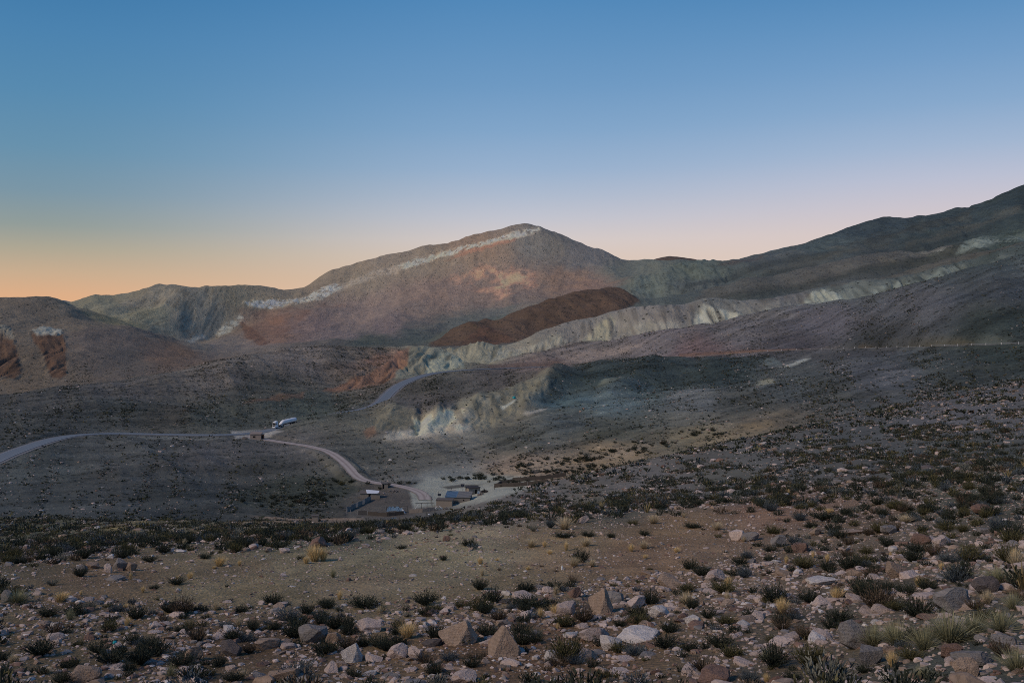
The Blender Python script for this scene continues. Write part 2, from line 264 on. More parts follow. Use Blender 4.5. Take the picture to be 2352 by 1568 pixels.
# ------------------------------------------------------------------ geology: colours of soil and rock, some with slope shade in them, shrub and stone cover
# (bearing, sight, colour r g b, shrub cover, stone cover) for far, middle and near land
CF = [(50,720,92,84,82,.3,.1),(150,760,98,88,84,.3,.1),(300,830,80,74,76,.4,.2),(60,850,88,78,74,.3,.2),(230,790,92,82,82,.3,.1),(380,820,90,76,74,.3,.2),
 (300,700,103,97,94,.15,.05),(400,690,103,97,94,.1,.05),(450,740,102,97,95,.15,.05),(600,690,106,99,92,.2,.1),(330,730,106,101,92,.2,.1),(250,700,102,99,93,.2,.1),
 (800,635,106,99,94,.2,.1),(950,598,107,100,96,.2,.1),(1100,570,106,94,89,.3,.1),(1250,560,92,92,95,.3,.1),(1350,590,88,88,93,.3,.1),(1450,625,80,84,86,.3,.1),  # right flank of the summit: its bluish shade is in these colours
 (700,760,101,89,91,.5,.1),(850,720,102,92,93,.7,.1),(1000,680,107,95,94,.7,.1),(900,760,90,82,87,.7,.1),(1150,690,97,87,87,.8,.1),(1250,660,104,92,90,.6,.1),(1350,660,102,87,85,.5,.1),
 (620,770,98,82,78,.4,.1),(520,800,98,90,92,.3,.15),(450,800,95,88,88,.3,.15),(780,780,96,88,92,.6,.1),
 (950,770,66,71,74,.4,.05),(850,788,64,67,68,.4,.05),(1080,742,73,77,80,.4,.05),(1160,720,78,81,84,.4,.05),
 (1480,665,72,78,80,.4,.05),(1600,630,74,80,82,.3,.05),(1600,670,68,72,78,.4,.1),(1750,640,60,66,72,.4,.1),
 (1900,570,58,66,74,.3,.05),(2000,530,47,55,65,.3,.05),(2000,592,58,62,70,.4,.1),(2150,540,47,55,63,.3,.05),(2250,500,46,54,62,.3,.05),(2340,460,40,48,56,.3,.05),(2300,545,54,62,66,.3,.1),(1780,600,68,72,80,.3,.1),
 (1850,640,66,68,74,.4,.15),(2150,592,58,60,62,.4,.15)]
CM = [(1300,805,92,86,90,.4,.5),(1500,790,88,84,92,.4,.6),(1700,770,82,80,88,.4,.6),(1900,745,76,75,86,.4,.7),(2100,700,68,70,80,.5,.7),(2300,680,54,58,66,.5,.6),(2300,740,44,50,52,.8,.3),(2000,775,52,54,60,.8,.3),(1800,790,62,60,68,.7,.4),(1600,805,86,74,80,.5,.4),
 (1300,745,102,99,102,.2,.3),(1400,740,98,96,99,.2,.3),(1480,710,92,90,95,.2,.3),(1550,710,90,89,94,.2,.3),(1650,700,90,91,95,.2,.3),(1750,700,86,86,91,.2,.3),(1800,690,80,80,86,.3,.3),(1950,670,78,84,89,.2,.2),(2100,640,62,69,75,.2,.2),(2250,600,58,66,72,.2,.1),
 (100,930,62,62,66,.6,.6),(300,900,70,68,72,.5,.7),(300,950,55,57,60,.8,.4),(500,870,82,78,80,.5,.7),(700,830,92,86,88,.4,.7),(800,820,78,74,75,.7,.5),(850,840,90,78,76,.6,.5),(600,900,63,63,64,.7,.5),(400,960,60,58,58,.7,.3),(700,940,62,66,66,.5,.4),(500,960,62,64,64,.5,.4),(100,980,56,57,60,.7,.5),
 (1000,825,104,103,97,.05,.1),(1100,800,110,108,101,.05,.1),(1200,800,110,106,104,.1,.1),
 (1000,900,62,60,60,.7,.3),(1150,870,72,67,70,.6,.3),(1000,930,72,68,72,.4,.4),(1250,842,98,86,88,.1,.2),
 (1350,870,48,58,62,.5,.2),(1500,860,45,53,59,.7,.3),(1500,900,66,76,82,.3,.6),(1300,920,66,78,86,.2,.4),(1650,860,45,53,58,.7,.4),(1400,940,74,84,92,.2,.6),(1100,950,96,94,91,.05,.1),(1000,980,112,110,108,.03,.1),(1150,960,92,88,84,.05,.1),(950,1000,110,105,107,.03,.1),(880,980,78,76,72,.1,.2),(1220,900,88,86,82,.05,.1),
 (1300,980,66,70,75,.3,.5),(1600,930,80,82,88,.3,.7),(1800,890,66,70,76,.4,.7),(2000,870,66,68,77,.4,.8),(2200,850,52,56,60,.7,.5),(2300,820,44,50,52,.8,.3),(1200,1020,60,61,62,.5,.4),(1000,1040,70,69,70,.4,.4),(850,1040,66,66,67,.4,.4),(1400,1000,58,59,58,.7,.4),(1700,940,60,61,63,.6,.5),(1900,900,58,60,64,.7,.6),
 (100,1080,62,65,69,.4,.5),(300,1040,64,65,69,.4,.5),(500,1050,66,65,70,.4,.6),(300,1100,58,59,63,.4,.5),(600,1080,60,60,62,.4,.6),(650,1030,74,72,76,.3,.5),(100,1140,55,57,61,.5,.4),(400,1150,49,51,55,.6,.4),(700,1130,48,50,50,.9,.2),
 (1200,1090,102,90,86,.5,.1),(1400,1050,98,86,76,.4,.1),(1600,1010,84,78,70,.5,.2),(1050,1115,90,92,97,.02,.05),(900,1150,66,62,64,.1,.2),(1750,985,76,70,66,.5,.3)]
CN = [(100,1240,64,62,53,.55,.35),(400,1220,74,68,58,.45,.4),(100,1275,68,60,52,.8,.3),(700,1192,100,84,74,.5,.4),(700,1235,64,62,54,.5,.35),(900,1215,58,58,52,.5,.35),
 (700,1320,88,77,64,.02,.15),(500,1345,84,74,62,.05,.2),(1000,1270,95,85,70,.02,.1),(1000,1340,86,75,63,.02,.15),(1300,1260,90,76,63,.05,.15),(1500,1280,88,70,58,.1,.3),(1800,1180,86,66,58,.2,.4),(1900,1240,74,64,58,.3,.4),(1600,1220,92,74,60,.1,.3),(250,1320,82,68,58,.1,.3),
 (600,1480,64,53,46,.4,.6),(1200,1480,68,54,46,.4,.6),(1900,1450,64,58,54,.5,.5),(2250,1500,50,51,51,.4,.4),(1700,1330,78,66,58,.4,.5),(2200,1280,66,60,56,.4,.5),(100,1480,66,58,50,.5,.5),
 (1500,1120,72,69,72,.5,.7),(1800,1060,62,61,64,.5,.7),(2200,960,64,63,69,.5,.8),(2200,1040,54,55,56,.7,.5),(1200,1150,74,71,74,.4,.7),(2000,1000,58,58,62,.7,.6),(1400,1170,62,59,55,.7,.4),(1700,1110,58,57,57,.65,.5),(2250,1120,56,55,51,.7,.4)]
GPY0 = GPY
ALB = np.zeros(GZ.shape+(3,)); SHR = np.zeros_like(GZ); STO = np.zeros_like(GZ)
def idw(cp, sel):
    ii = np.where(sel); x = GPX[ii]+WX[ii]*30; y = GPY[ii]+WY[ii]*12
    kk = GK[ii]; num = np.zeros((len(x), 5)); den = np.zeros(len(x))
    for c in cp:
        j = int(np.argmin(abs(cols-c[0]))); o_ = np.where((GPY0[:,j] <= c[1]) & (GY[:,j] > 6))[0]; ck = GK[o_[0],j] if len(o_) else 12
        w = 1/(((x-c[0])/2.6)**2+(y-c[1])**2+(np.clip(abs(kk-ck)-.7, 0, 3)*32)**2+60)**1.8
        num += w[:,None]*np.r_[lin(c[2:5]), c[5:7]]; den += w
    num /= den[:,None]
    ALB[ii] = num[:,:3]; SHR[ii] = num[:,3]; STO[ii] = num[:,4]
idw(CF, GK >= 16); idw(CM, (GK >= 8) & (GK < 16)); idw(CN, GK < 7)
blend = (GK >= 7) & (GK < 8)
idw(CM, blend); a1, s1, t1 = ALB[blend].copy(), SHR[blend].copy(), STO[blend].copy()
idw(CN, blend); w = sstep(.1, .9, GK[blend]-7)
ALB[blend] = ALB[blend]*(1-w)[:,None]+a1*w[:,None]; SHR[blend] = SHR[blend]*(1-w)+s1*w; STO[blend] = STO[blend]*(1-w)+t1*w
def paint(poly, k0, k1, c, strength=1, soft=8, warp=10, shr=None, sto=None, extra=None):
    c = np.array(c, float); g_ = c.mean(); c = g_+(c-g_)*.78
    mk = mask(poly, k0, k1, soft, warp)*strength
    if extra is not None: mk = mk*extra
    ALB[:] = ALB*(1-mk)[...,None]+lin(c)*mk[...,None]
    if shr is not None: SHR[:] = SHR*(1-mk)+shr*mk
    if sto is not None: STO[:] = STO*(1-mk)+sto*mk
streak = sstep(-.15, .5, ridged(GX/9+wx*.05, GY/70, 31)); streak2 = sstep(.0, .6, fbm(GX/14, GY/90, 33, 3)+.15)
blot = sstep(-.1, .35, fbm(GX/30, GY/40, 34, 4)); blotF = sstep(-.1, .3, fbm(GX/70, GY/110, 35, 4))
# the red hill and the dark red cone before it
paint(Q(985,800, 1045,760, 1085,745, 1118,738, 1150,732, 1205,712, 1320,672, 1375,660, 1425,662, 1440,672, 1470,700, 1330,745, 1200,790, 1100,800), 16.9, 18.02, (75,59,56), 1, 6, 3, .5, .1)
paint(Q(1320,690, 1380,662, 1425,664, 1455,690, 1400,705, 1340,712), 16.9, 18.02, (88,67,61), .6, 14, 12, extra=blotF)
paint(Q(1060,790, 1110,755, 1150,770, 1180,790, 1100,802), 16.9, 18.02, (82,56,52), .6, 12, 8)
paint(Q(985,800, 1045,760, 1085,745, 1118,738, 1205,712, 1320,672, 1425,662, 1470,700, 1330,745, 1200,790, 1100,800), 16.9, 18.02, (66,52,50), .6, 12, 8, extra=sstep(-.05, .35, fbm((GX+.5*GY)/24, (GY-.5*GX)/80, 73, 4)))
# big mountain: warm scree patches, red beds, pale ledges
fallk = sstep(-.25, .45, fbm((GX+.25*GY)/55, GY/130, 36, 4)+.5*fbm(GX/22, GY/60, 37, 3)+.1)
paint(Q(1035,650, 1085,628, 1110,612, 1165,620, 1235,630, 1230,650, 1205,668, 1150,690, 1110,672, 1075,662), 19, 24, (158,114,97), .85, 24, 26, .15, .05, fallk)
paint(Q(1120,655, 1170,632, 1215,640, 1180,660, 1140,668), 19, 24, (166,120,101), .7, 12, 16, .05, .05, fallk)
paint(Q(1240,640, 1300,612, 1345,614, 1370,640, 1330,665, 1270,672), 19, 24, (122,97,85), .55, 34, 26, extra=fallk)
paint(Q(900,700, 1050,650, 1100,680, 1050,720, 930,740), 19, 24, (115,96,91), .45, 40, 24, extra=fallk)
paint(Q(555,716, 610,716, 690,712, 715,730, 690,752, 640,785, 610,790, 565,785, 556,745), 19, 24, (94,70,66), .6, 12, 14, .3, .05, .45+.55*fallk)
paint(Q(612,742, 650,738, 660,748, 630,756), 19, 24, (110,80,70), .5, 8, 8)
paint(Q(560,780, 552,745, 575,760, 620,795, 600,800), 19, 24, (84,58,52), .6, 6, 4)
paint(Q(690,720, 760,690, 800,700, 730,740), 19, 24, (108,84,78), .45, 16, 14, extra=blotF)
lst = .05+.95*sstep(-.02, .22, .8*pn(GX/11, GY/7+GX/40, 95)+.8*pn(GX/34, GY/9, 96)+.35*ridged(GX/80, (GZ-.12*GX)/5.5, 97)+.2)
paint(Q(556,706, 590,694, 640,698, 690,692, 730,668, 772,652, 788,662, 742,690, 690,702, 640,712, 590,714), 19, 24.02, (166,155,148), .8, 5, 7, .05, .1, lst)
paint(Q(905,614, 960,594, 1040,578, 1110,560, 1190,534, 1240,524, 1242,532, 1170,554, 1080,580, 1000,596, 930,618), 19, 24.02, (160,149,142), .8, 5, 7, .05, .1, lst)
paint(Q(770,668, 805,644, 850,627, 920,604, 930,616, 850,643, 800,662, 775,676), 19, 24.02, (138,130,126), .5, 6, 8, .05, .1, lst)
paint(Q(1020,600, 1110,568, 1190,546, 1180,556, 1090,586), 19, 24.02, (140,96,84), .55, 6, 8)
paint(Q(490,770, 520,752, 560,728, 562,745, 530,768, 500,780), 19, 24.02, (150,148,148), .6, 6, 10, extra=lst)
paint(Q(430,795, 470,775, 480,782, 440,800), 19, 24.02, (140,136,138), .5, 6, 10, extra=lst)
paint(Q(330,772, 420,800, 470,832, 440,835, 380,805), 17.5, 22.5, (90,70,64), .5, 10, 8)
paint(Q(180,715, 260,735, 330,765, 350,785, 280,760, 200,730), 20, 23, (120,108,82), .5, 16, 10)
# red cliffs under pale caps on the west hill
paint(Q(70,775, 84,782, 140,780, 150,800, 152,862, 138,870, 118,866, 98,830, 76,798), 17, 21, (80,58,51), .95, 6, 4, .05, .05)
paint(Q(72,762, 100,754, 145,764, 140,784, 86,786), 17, 21, (128,124,124), .9, 5, 4, .05, .1)
paint(Q(-60,775, 12,772, 30,790, 50,860, 36,872, -60,868), 17, 21, (78,57,51), .9, 6, 4, .05, .05)
paint(Q(-60,752, 14,748, 32,785, 8,776, -60,776), 17, 21, (104,100,98), .7, 6, 5)
# orange cliffs and khaki clay banks by the road
paint(Q(738,898, 792,882, 850,862, 884,842, 915,812, 940,808, 938,840, 912,868, 880,880, 784,900), 12.9, 14.1, (106,76,66), .9, 6, 6, .03, .05)
paint(Q(835,830, 900,812, 945,805, 920,830, 880,850), 12.9, 14.1, (116,84,76), .6, 14, 10)
paint(Q(905,876, 910,858, 940,836, 948,806, 1010,800, 1068,795, 1066,846, 958,868), 12.9, 14.1, (102,100,94), .95, 7, 5, .03, .05)
paint(Q(975,866, 985,826, 1020,815, 1068,820, 1066,846), 12.9, 14.1, (122,126,120), .6, 8, 8, extra=streak)
paint(Q(560,938, 620,920, 700,905, 690,918, 600,936), 11.5, 14, (88,65,57), .7, 6, 8, .2, .1)
paint(Q(1010,856, 1020,802, 1068,794, 1105,776, 1150,790, 1190,808, 1220,830, 1130,850), 13.9, 16.05, (110,107,100), .9, 8, 5, .03, .05)
paint(Q(1120,805, 1200,795, 1280,775, 1310,782, 1260,812, 1190,838, 1130,845), 13.9, 16.05, (124,121,118), .6, 8, 8, .03, .05, streak)
paint(Q(1200,780, 1290,765, 1300,792, 1240,815), 13.9, 16.05, (128,124,116), .5, 10, 8, extra=streak2)
# pale clay of the long ridge
for q, c in ((Q(1330,795, 1360,760, 1400,722, 1412,738, 1405,775, 1360,800), (118,115,106)), (Q(1588,757, 1600,722, 1618,700, 1650,715, 1700,725, 1690,742, 1620,756), (132,134,134)),
             (Q(1720,730, 1760,712, 1780,720, 1740,738), (120,124,130)), (Q(1830,712, 1870,672, 1905,664, 1935,680, 1950,695, 1890,704), (128,134,134)),
             (Q(1990,686, 2010,664, 2070,650, 2090,658, 2040,680), (98,108,114)), (Q(2100,655, 2160,622, 2210,610, 2215,625, 2160,645), (84,95,102)), (Q(2250,622, 2300,592, 2330,588, 2290,612), (78,88,96)),
             (Q(1500,785, 1510,735, 1540,725, 1560,750, 1545,775), (110,108,112))):
    paint(q, 13.9, 16.05, c, .85, 12, 9, .02, .05, .25+.75*streak)
paint(Q(1500,730, 1560,700, 1620,690, 1560,745), 14.5, 16.05, (84,80,84), .5, 14, 10)
for q, c in ((Q(2035,604, 2060,592, 2170,572, 2165,582, 2080,600), (98,102,106)), (Q(2125,590, 2160,575, 2178,578, 2150,592), (116,120,126)), (Q(2195,590, 2220,556, 2250,544, 2290,548, 2300,560, 2240,575), (96,105,110)), (Q(2300,560, 2320,544, 2400,525, 2400,545, 2330,560), (78,88,94))):
    paint(q, 16.9, 18.05, c, .85, 9, 10, .02, .05, .15+.8*streak)
paint(Q(1650,610, 1740,600, 1755,596, 1740,606, 1680,612), 19, 24.02, (78,58,58), .5, 6, 5)
for q, c in ((Q(1300,808, 1330,775, 1420,745, 1500,742, 1580,735, 1700,716, 1700,742, 1590,762, 1460,786, 1340,800), (112,111,108)), (Q(1690,742, 1700,712, 1800,695, 1950,668, 2100,630, 2240,600, 2230,640, 2000,695, 1820,718), (92,98,101))):
    paint(q, 13.9, 15.98, c, .5, 16, 14, .05, .15, (.1+.9*streak)*(.25+.75*blotF))
# eroded bowl in the middle: pale clay, khaki mound, blue-grey scree, painted spur shade
paint(Q(862,1000, 852,945, 901,930, 945,950, 985,960, 960,985, 920,1000), 9.8, 11, (87,83,77), .8, 10, 8, .05, .1)
paint(Q(945,962, 985,958, 1040,950, 1075,945, 1050,975, 990,995, 955,990), 9.8, 11, (158,145,128), .85, 12, 8, .01, .05, .3+.7*streak)
paint(Q(880,1022, 900,1000, 985,985, 1060,985, 1110,975, 1060,1005, 985,1014), 9.2, 11, (138,129,124), .85, 12, 10, .01, .05)
paint(Q(1040,990, 1120,965, 1180,920, 1230,880, 1270,860, 1260,890, 1200,950, 1120,995), 9.5, 11, (98,94,86), .7, 14, 10, .02, .05)
paint(Q(1090,940, 1140,920, 1165,905, 1150,930, 1100,955), 9.8, 11, (128,124,122), .6, 10, 8, extra=streak)
paint(Q(1150,945, 1185,930, 1180,940, 1155,952), 9.8, 11, (136,138,140), .7, 6, 4)
paint(Q(1225,940, 1265,900, 1290,860, 1320,870, 1300,930, 1260,945), 9.8, 11, (56,74,86), .6, 24, 12)  # shaded right side of the spur, painted dark blue
paint(Q(835,1000, 858,990, 866,1008, 845,1012), 9.2, 11, (116,76,60), .5, 8, 6)
paint(Q(1200,962, 1250,945, 1262,941, 1256,947, 1212,966), 9, 10.2, (128,122,122), .7, 4, 4)
paint(Q(1790,848, 1830,832, 1866,824, 1850,834, 1810,850), 9, 11, (132,135,140), .75, 7, 9, .01, .05)
paint(Q(1725,892, 1745,876, 1770,874, 1775,886, 1740,896), 8.6, 10.6, (116,115,108), .7, 12, 12, .01, .05)
paint(Q(1700,822, 1730,824, 1780,822, 1800,838, 1770,842), 9.2, 11, (84,94,102), .7, 10, 6, .05, .1)
paint(Q(1360,900, 1400,885, 1440,886, 1400,898), 9.2, 11, (104,106,98), .5, 10, 8, extra=streak)
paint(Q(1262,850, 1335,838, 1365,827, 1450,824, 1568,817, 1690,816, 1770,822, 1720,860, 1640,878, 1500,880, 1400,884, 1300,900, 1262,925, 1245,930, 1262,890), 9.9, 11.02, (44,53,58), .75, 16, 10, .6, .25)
paint(Q(1040,940, 1118,912, 1218,872, 1252,856, 1262,862, 1232,900, 1180,930, 1118,955, 1060,958), 9.9, 11.02, (92,89,82), .6, 6, 6, .05, .1)
paint(Q(960,945, 985,900, 1060,862, 1200,855, 1285,846, 1340,838, 1258,852, 1218,872, 1118,912, 1060,934), 11.0, 12.6, (74,69,70), .5, 10, 8)
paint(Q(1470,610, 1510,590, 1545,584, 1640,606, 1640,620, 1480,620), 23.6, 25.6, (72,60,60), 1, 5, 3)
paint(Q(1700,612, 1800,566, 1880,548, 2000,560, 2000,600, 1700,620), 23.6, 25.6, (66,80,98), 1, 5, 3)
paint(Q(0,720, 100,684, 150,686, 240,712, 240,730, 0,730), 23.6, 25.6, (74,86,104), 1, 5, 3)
# crests and folds of the eastern ridges, shading below the crests painted in
paint(Q(1590,690, 1618,674, 1720,639, 1800,626, 1900,604, 1968,594, 2068,579, 2101,583, 2185,567, 2190,576, 2100,600, 2000,622, 1900,640, 1800,662, 1650,692), 16.95, 18.03, (76,74,78), .8, 5, 3)
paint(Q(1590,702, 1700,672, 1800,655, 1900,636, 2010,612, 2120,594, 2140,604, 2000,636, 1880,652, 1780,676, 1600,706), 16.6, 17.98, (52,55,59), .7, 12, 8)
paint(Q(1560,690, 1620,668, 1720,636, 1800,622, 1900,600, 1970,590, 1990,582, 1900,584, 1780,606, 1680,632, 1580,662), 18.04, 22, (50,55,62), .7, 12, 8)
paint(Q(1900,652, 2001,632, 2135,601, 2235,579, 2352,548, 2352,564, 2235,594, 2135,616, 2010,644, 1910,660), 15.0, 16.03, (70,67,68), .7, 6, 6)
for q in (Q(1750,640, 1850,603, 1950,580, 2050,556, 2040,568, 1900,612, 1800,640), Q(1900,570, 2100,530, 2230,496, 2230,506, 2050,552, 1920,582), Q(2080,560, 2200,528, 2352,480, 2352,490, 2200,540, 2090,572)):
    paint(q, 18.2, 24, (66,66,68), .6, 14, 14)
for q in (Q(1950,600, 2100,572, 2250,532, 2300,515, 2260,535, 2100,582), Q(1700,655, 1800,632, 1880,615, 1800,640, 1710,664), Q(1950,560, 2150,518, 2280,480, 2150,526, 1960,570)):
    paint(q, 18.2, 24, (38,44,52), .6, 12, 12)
_s = fbm((GY-.55*GX)/16+.4*WX, (GX+.5*GY)/170, 101, 4); _m = sstep(7.3, 8.2, GK)*(1-sstep(15, 15.4, GK))*(1-flat)*(1-badm)
ALB *= (1+_m*.55*_s)[...,None]; SHR *= np.clip(1+_m*(-1.9*_s), .15, 1.9); STO *= np.clip(1+_m*1.6*_s, .2, 2)
# cut banks of the upper road
paint(Q(1560,812, 1700,806, 1860,800, 1960,796, 1960,801, 1860,804, 1700,813, 1560,820), 11.6, 13.2, (92,68,62), .7, 5, 5, .3, .2)
paint(Q(1968,800, 1972,789, 2060,786, 2060,799), 11.9, 13.2, (62,56,54), .9, 4, 3, .05, .1)
paint(Q(2058,799, 2060,785, 2135,774, 2200,774, 2240,778, 2240,795), 11.9, 13.2, (66,64,60), .7, 4, 3, .05, .1)
paint(Q(2230,795, 2250,772, 2290,774, 2320,784, 2320,793), 11.9, 13.2, (66,72,75), .7, 6, 5, .1, .1)
paint(Q(1860,812, 2000,806, 2060,805, 2060,818, 1960,825, 1870,828), 8.8, 11, (58,58,66), .7, 8, 4, .1, .2)
paint(Q(1120,840, 1180,836, 1300,832, 1300,842, 1200,846, 1130,846), 11.8, 14, (88,70,68), .7, 5, 5, .1, .1)
paint(Q(1290,835, 1330,815, 1450,798, 1480,795, 1440,812, 1350,832), 11.8, 14.2, (122,108,110), .7, 10, 8, .05, .1)
# hillside bands
paint(Q(840,795, 880,800, 990,800, 1000,803, 900,806), 13.5, 14.6, (104,98,94), .5, 5, 3)
paint(Q(1570,1015, 1680,990, 1760,972, 1780,978, 1700,1002, 1600,1030), 6.5, 9.5, (110,94,78), .6, 12, 12, .3, .1)
paint(Q(1160,1085, 1300,1060, 1420,1035, 1500,1018, 1480,1036, 1380,1062, 1250,1092, 1180,1100), 6.5, 9.5, (112,98,90), .6, 12, 12, .35, .05)
paint(Q(500,1165, 560,1130, 640,1105, 720,1095, 800,1100, 830,1125, 780,1150, 640,1172), 6.8, 9.9, (50,53,50), .6, 14, 14, 1, .1)
paint(Q(940,1125, 985,1098, 1130,1090, 1228,1098, 1215,1122, 1125,1150, 950,1165), 6.8, 9.4, (108,109,111), 1, 10, 6, .0, .03)
paint(Q(1013,1118, 1060,1112, 1110,1112, 1080,1118, 1030,1123), 6.8, 9.4, (58,56,58), .9, 3, 2)
paint(Q(790,1165, 900,1150, 935,1150, 930,1170, 870,1180, 800,1180), 6.5, 9.4, (64,60,62), .8, 6, 4, .0, .05)
paint(Q(560,1182, 700,1176, 800,1184, 860,1196, 820,1208, 720,1196, 620,1194), 5.9, 8, (116,94,84), .7, 10, 10, .2, .6)
paint(Q(0,1238, 120,1236, 200,1240, 60,1246, 0,1246), 5, 7, (128,116,108), .6, 4, 5, .3, .9)
paint(Q(220,1210, 330,1200, 360,1208, 260,1218), 5.4, 7.4, (118,98,62), .6, 8, 10, .6, .1)
paint(Q(530,990, 620,985, 650,990, 600,1008, 540,1006), 9.5, 12.4, (120,116,122), .9, 6, 4, .0, .05)
paint(Q(300,1003, 430,1004, 520,1006, 470,1012, 340,1009), 9.4, 11.4, (96,96,100), .5, 6, 5, .1, .1)
# worn hardpan of the clearing
paint(Q(600,1300, 760,1280, 950,1230, 1180,1240, 1240,1280, 1150,1330, 1000,1370, 800,1380, 640,1350), 3.2, 5.3, (100,93,81), .22, 40, 60, .0, .1)
paint(Q(900,1225, 1150,1225, 1200,1250, 1000,1262, 900,1250), 3.6, 5.4, (112,95,79), .35, 24, 40, .0, .1)
paint(Q(700,1345, 860,1320, 960,1340, 860,1378, 740,1378), 3, 5, (108,88,74), .4, 20, 40, .0, .1)
paint(Q(430,1300, 620,1290, 640,1320, 480,1340), 3, 5.2, (74,60,52), .4, 20, 30)
paint(Q(1180,1300, 1500,1260, 1700,1200, 1900,1150, 2150,1120, 2150,1160, 1900,1220, 1650,1290, 1350,1330), 2.6, 5.6, (88,68,59), .4, 30, 40)
# grain: broad and fine variation of the soils themselves
gr = 1+.22*fbm(GX/(GY*.03+1), GY/(GY*.05+2), 21, 4)+.10*WF
ALB *= np.clip(gr, .5, 1.6)[...,None]
_mm = (sstep(18.6, 19.4, GK)*sstep(520, 640, GPX)*(1-sstep(1380, 1560, GPX)))[...,None]; ALB *= 1+_mm*np.array([.14, .07, .09])
_cl = (GK > 3) & (GK < 5.8); ALB *= np.where(_cl, 1+.34*fbm(GX/3.2, GY/4.6, 111, 4)+.16*fbm(GX/.9, GY/1.2, 112, 3), 1)[...,None]; ALB *= np.where(_cl[...,None], np.array([.97, 1.0, 1.04]), 1)
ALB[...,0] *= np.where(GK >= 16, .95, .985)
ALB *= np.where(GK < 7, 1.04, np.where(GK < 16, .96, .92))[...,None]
nz = np.clip(1+.30*badm*(streak-.5), .6, 1.3); ALB *= nz[...,None]
# ------------------------------------------------------------------ mesh helpers
def np_mesh(name, V, T, mat=None, smooth=False, attrs=None, quads=False, matidx=None):
    V = np.asarray(V, np.float32); T = np.asarray(T, np.int32); n = T.shape[1]
    me = bpy.data.meshes.new(name)
    me.vertices.add(len(V)); me.vertices.foreach_set('co', V.ravel())
    me.loops.add(T.size); me.loops.foreach_set('vertex_index', T.ravel())
    me.polygons.add(len(T)); me.polygons.foreach_set('loop_start', np.arange(0, T.size, n, dtype=np.int32))
    me.polygons.foreach_set('loop_total', np.full(len(T), n, np.int32))
    me.polygons.foreach_set('use_smooth', np.full(len(T), smooth))
    for m_ in (mat if isinstance(mat, (list, tuple)) else [mat]):
        if m_: me.materials.append(m_)
    if matidx is not None: me.polygons.foreach_set('material_index', np.asarray(matidx, np.int32))
    for k, a in (attrs or {}).items():
        at_ = me.attributes.new(k, 'FLOAT_COLOR', 'POINT')
        a = np.asarray(a, np.float32); b = np.ones((len(V), 4), np.float32); b[:,:a.shape[1]] = a
        at_.data.foreach_set('color', b.ravel())
    me.update(calc_edges=True); return me
def link(name, me, parent=None):
    o = bpy.data.objects.new(name, me); COL.objects.link(o)
    if parent: o.parent = parent
    return o
def tag(o, label=None, cat=None, group=None, kind=None):
    for k, v in (('label', label), ('category', cat), ('group', group), ('kind', kind)):
        if v: o[k] = v
    return o
def empty(name, loc, rz=0, label=None, cat=None, group=None):
    o = bpy.data.objects.new(name, None); COL.objects.link(o); o.location = loc; o.rotation_euler = (0, 0, rz)
    o.empty_display_size = .3
    return tag(o, label, cat, group)

# ------------------------------------------------------------------ materials
EF = np.array([.312, .318, .400])                # screen value of a white surface under this sky
def N(nt, t, **kw):
    n = nt.nodes.new(t)
    for k, v in kw.items():
        if k in n.inputs and not hasattr(n, k): n.inputs[k].default_value = v
        else:
            try: setattr(n, k, v)
            except Exception: n.inputs[k].default_value = v
    return n
def base_mat(name, col=(.5,.5,.5), rough=.9, spec=.2, metal=0):
    m = bpy.data.materials.new(name); m.use_nodes = True; b = m.node_tree.nodes['Principled BSDF']
    b.inputs['Base Color'].default_value = (*col, 1); b.inputs['Roughness'].default_value = rough
    b.inputs['Specular IOR Level'].default_value = spec; b.inputs['Metallic'].default_value = metal
    return m, m.node_tree, b
def mathn(nt, op, a, b=None, clamp=False):
    n = nt.nodes.new('ShaderNodeMath'); n.operation = op; n.use_clamp = clamp
    for i, v in enumerate((a, b)):
        if v is None: continue
        if isinstance(v, (int, float)): n.inputs[i].default_value = v
        else: nt.links.new(v, n.inputs[i])
    return n.outputs[0]
def ramp(nt, v, a, b):
    n = nt.nodes.new('ShaderNodeMapRange'); n.interpolation_type = 'SMOOTHSTEP'
    n.inputs['From Min'].default_value = a; n.inputs['From Max'].default_value = b
    nt.links.new(v, n.inputs['Value']); return n.outputs['Result']
def mix(nt, f, a, b, mode='MIX'):
    n = nt.nodes.new('ShaderNodeMix'); n.data_type = 'RGBA'; n.blend_type = mode
    for s, v in ((0, f), (6, a), (7, b)):
        if isinstance(v, (int, float)): n.inputs[s].default_value = v
        elif isinstance(v, tuple): n.inputs[s].default_value = (*v, 1)
        else: nt.links.new(v, n.inputs[s])
    return n.outputs[2]
def noise(nt, scale, detail=4, rough=.6, vec=None, out='Fac'):
    n = nt.nodes.new('ShaderNodeTexNoise'); n.inputs['Scale'].default_value = scale
    n.inputs['Detail'].default_value = detail; n.inputs['Roughness'].default_value = rough
    if vec is not None: nt.links.new(vec, n.inputs['Vector'])
    return n.outputs[out]
def voro(nt, scale, vec=None, out='Distance', rnd=1):
    n = nt.nodes.new('ShaderNodeTexVoronoi'); n.inputs['Scale'].default_value = scale; n.inputs['Randomness'].default_value = rnd
    if vec is not None: nt.links.new(vec, n.inputs['Vector'])
    return n.outputs[out]
def pos(nt): return nt.nodes.new('ShaderNodeNewGeometry').outputs['Position']
def objco(nt): return nt.nodes.new('ShaderNodeTexCoord').outputs['Object']
def bump(nt, b, hgt, strength=.5, dist=.05):
    n = nt.nodes.new('ShaderNodeBump'); n.inputs['Strength'].default_value = strength; n.inputs['Distance'].default_value = dist
    nt.links.new(hgt, n.inputs['Height']); nt.links.new(n.outputs[0], b.inputs['Normal'])
def attr(nt, name):
    n = nt.nodes.new('ShaderNodeAttribute'); n.attribute_name = name; return n

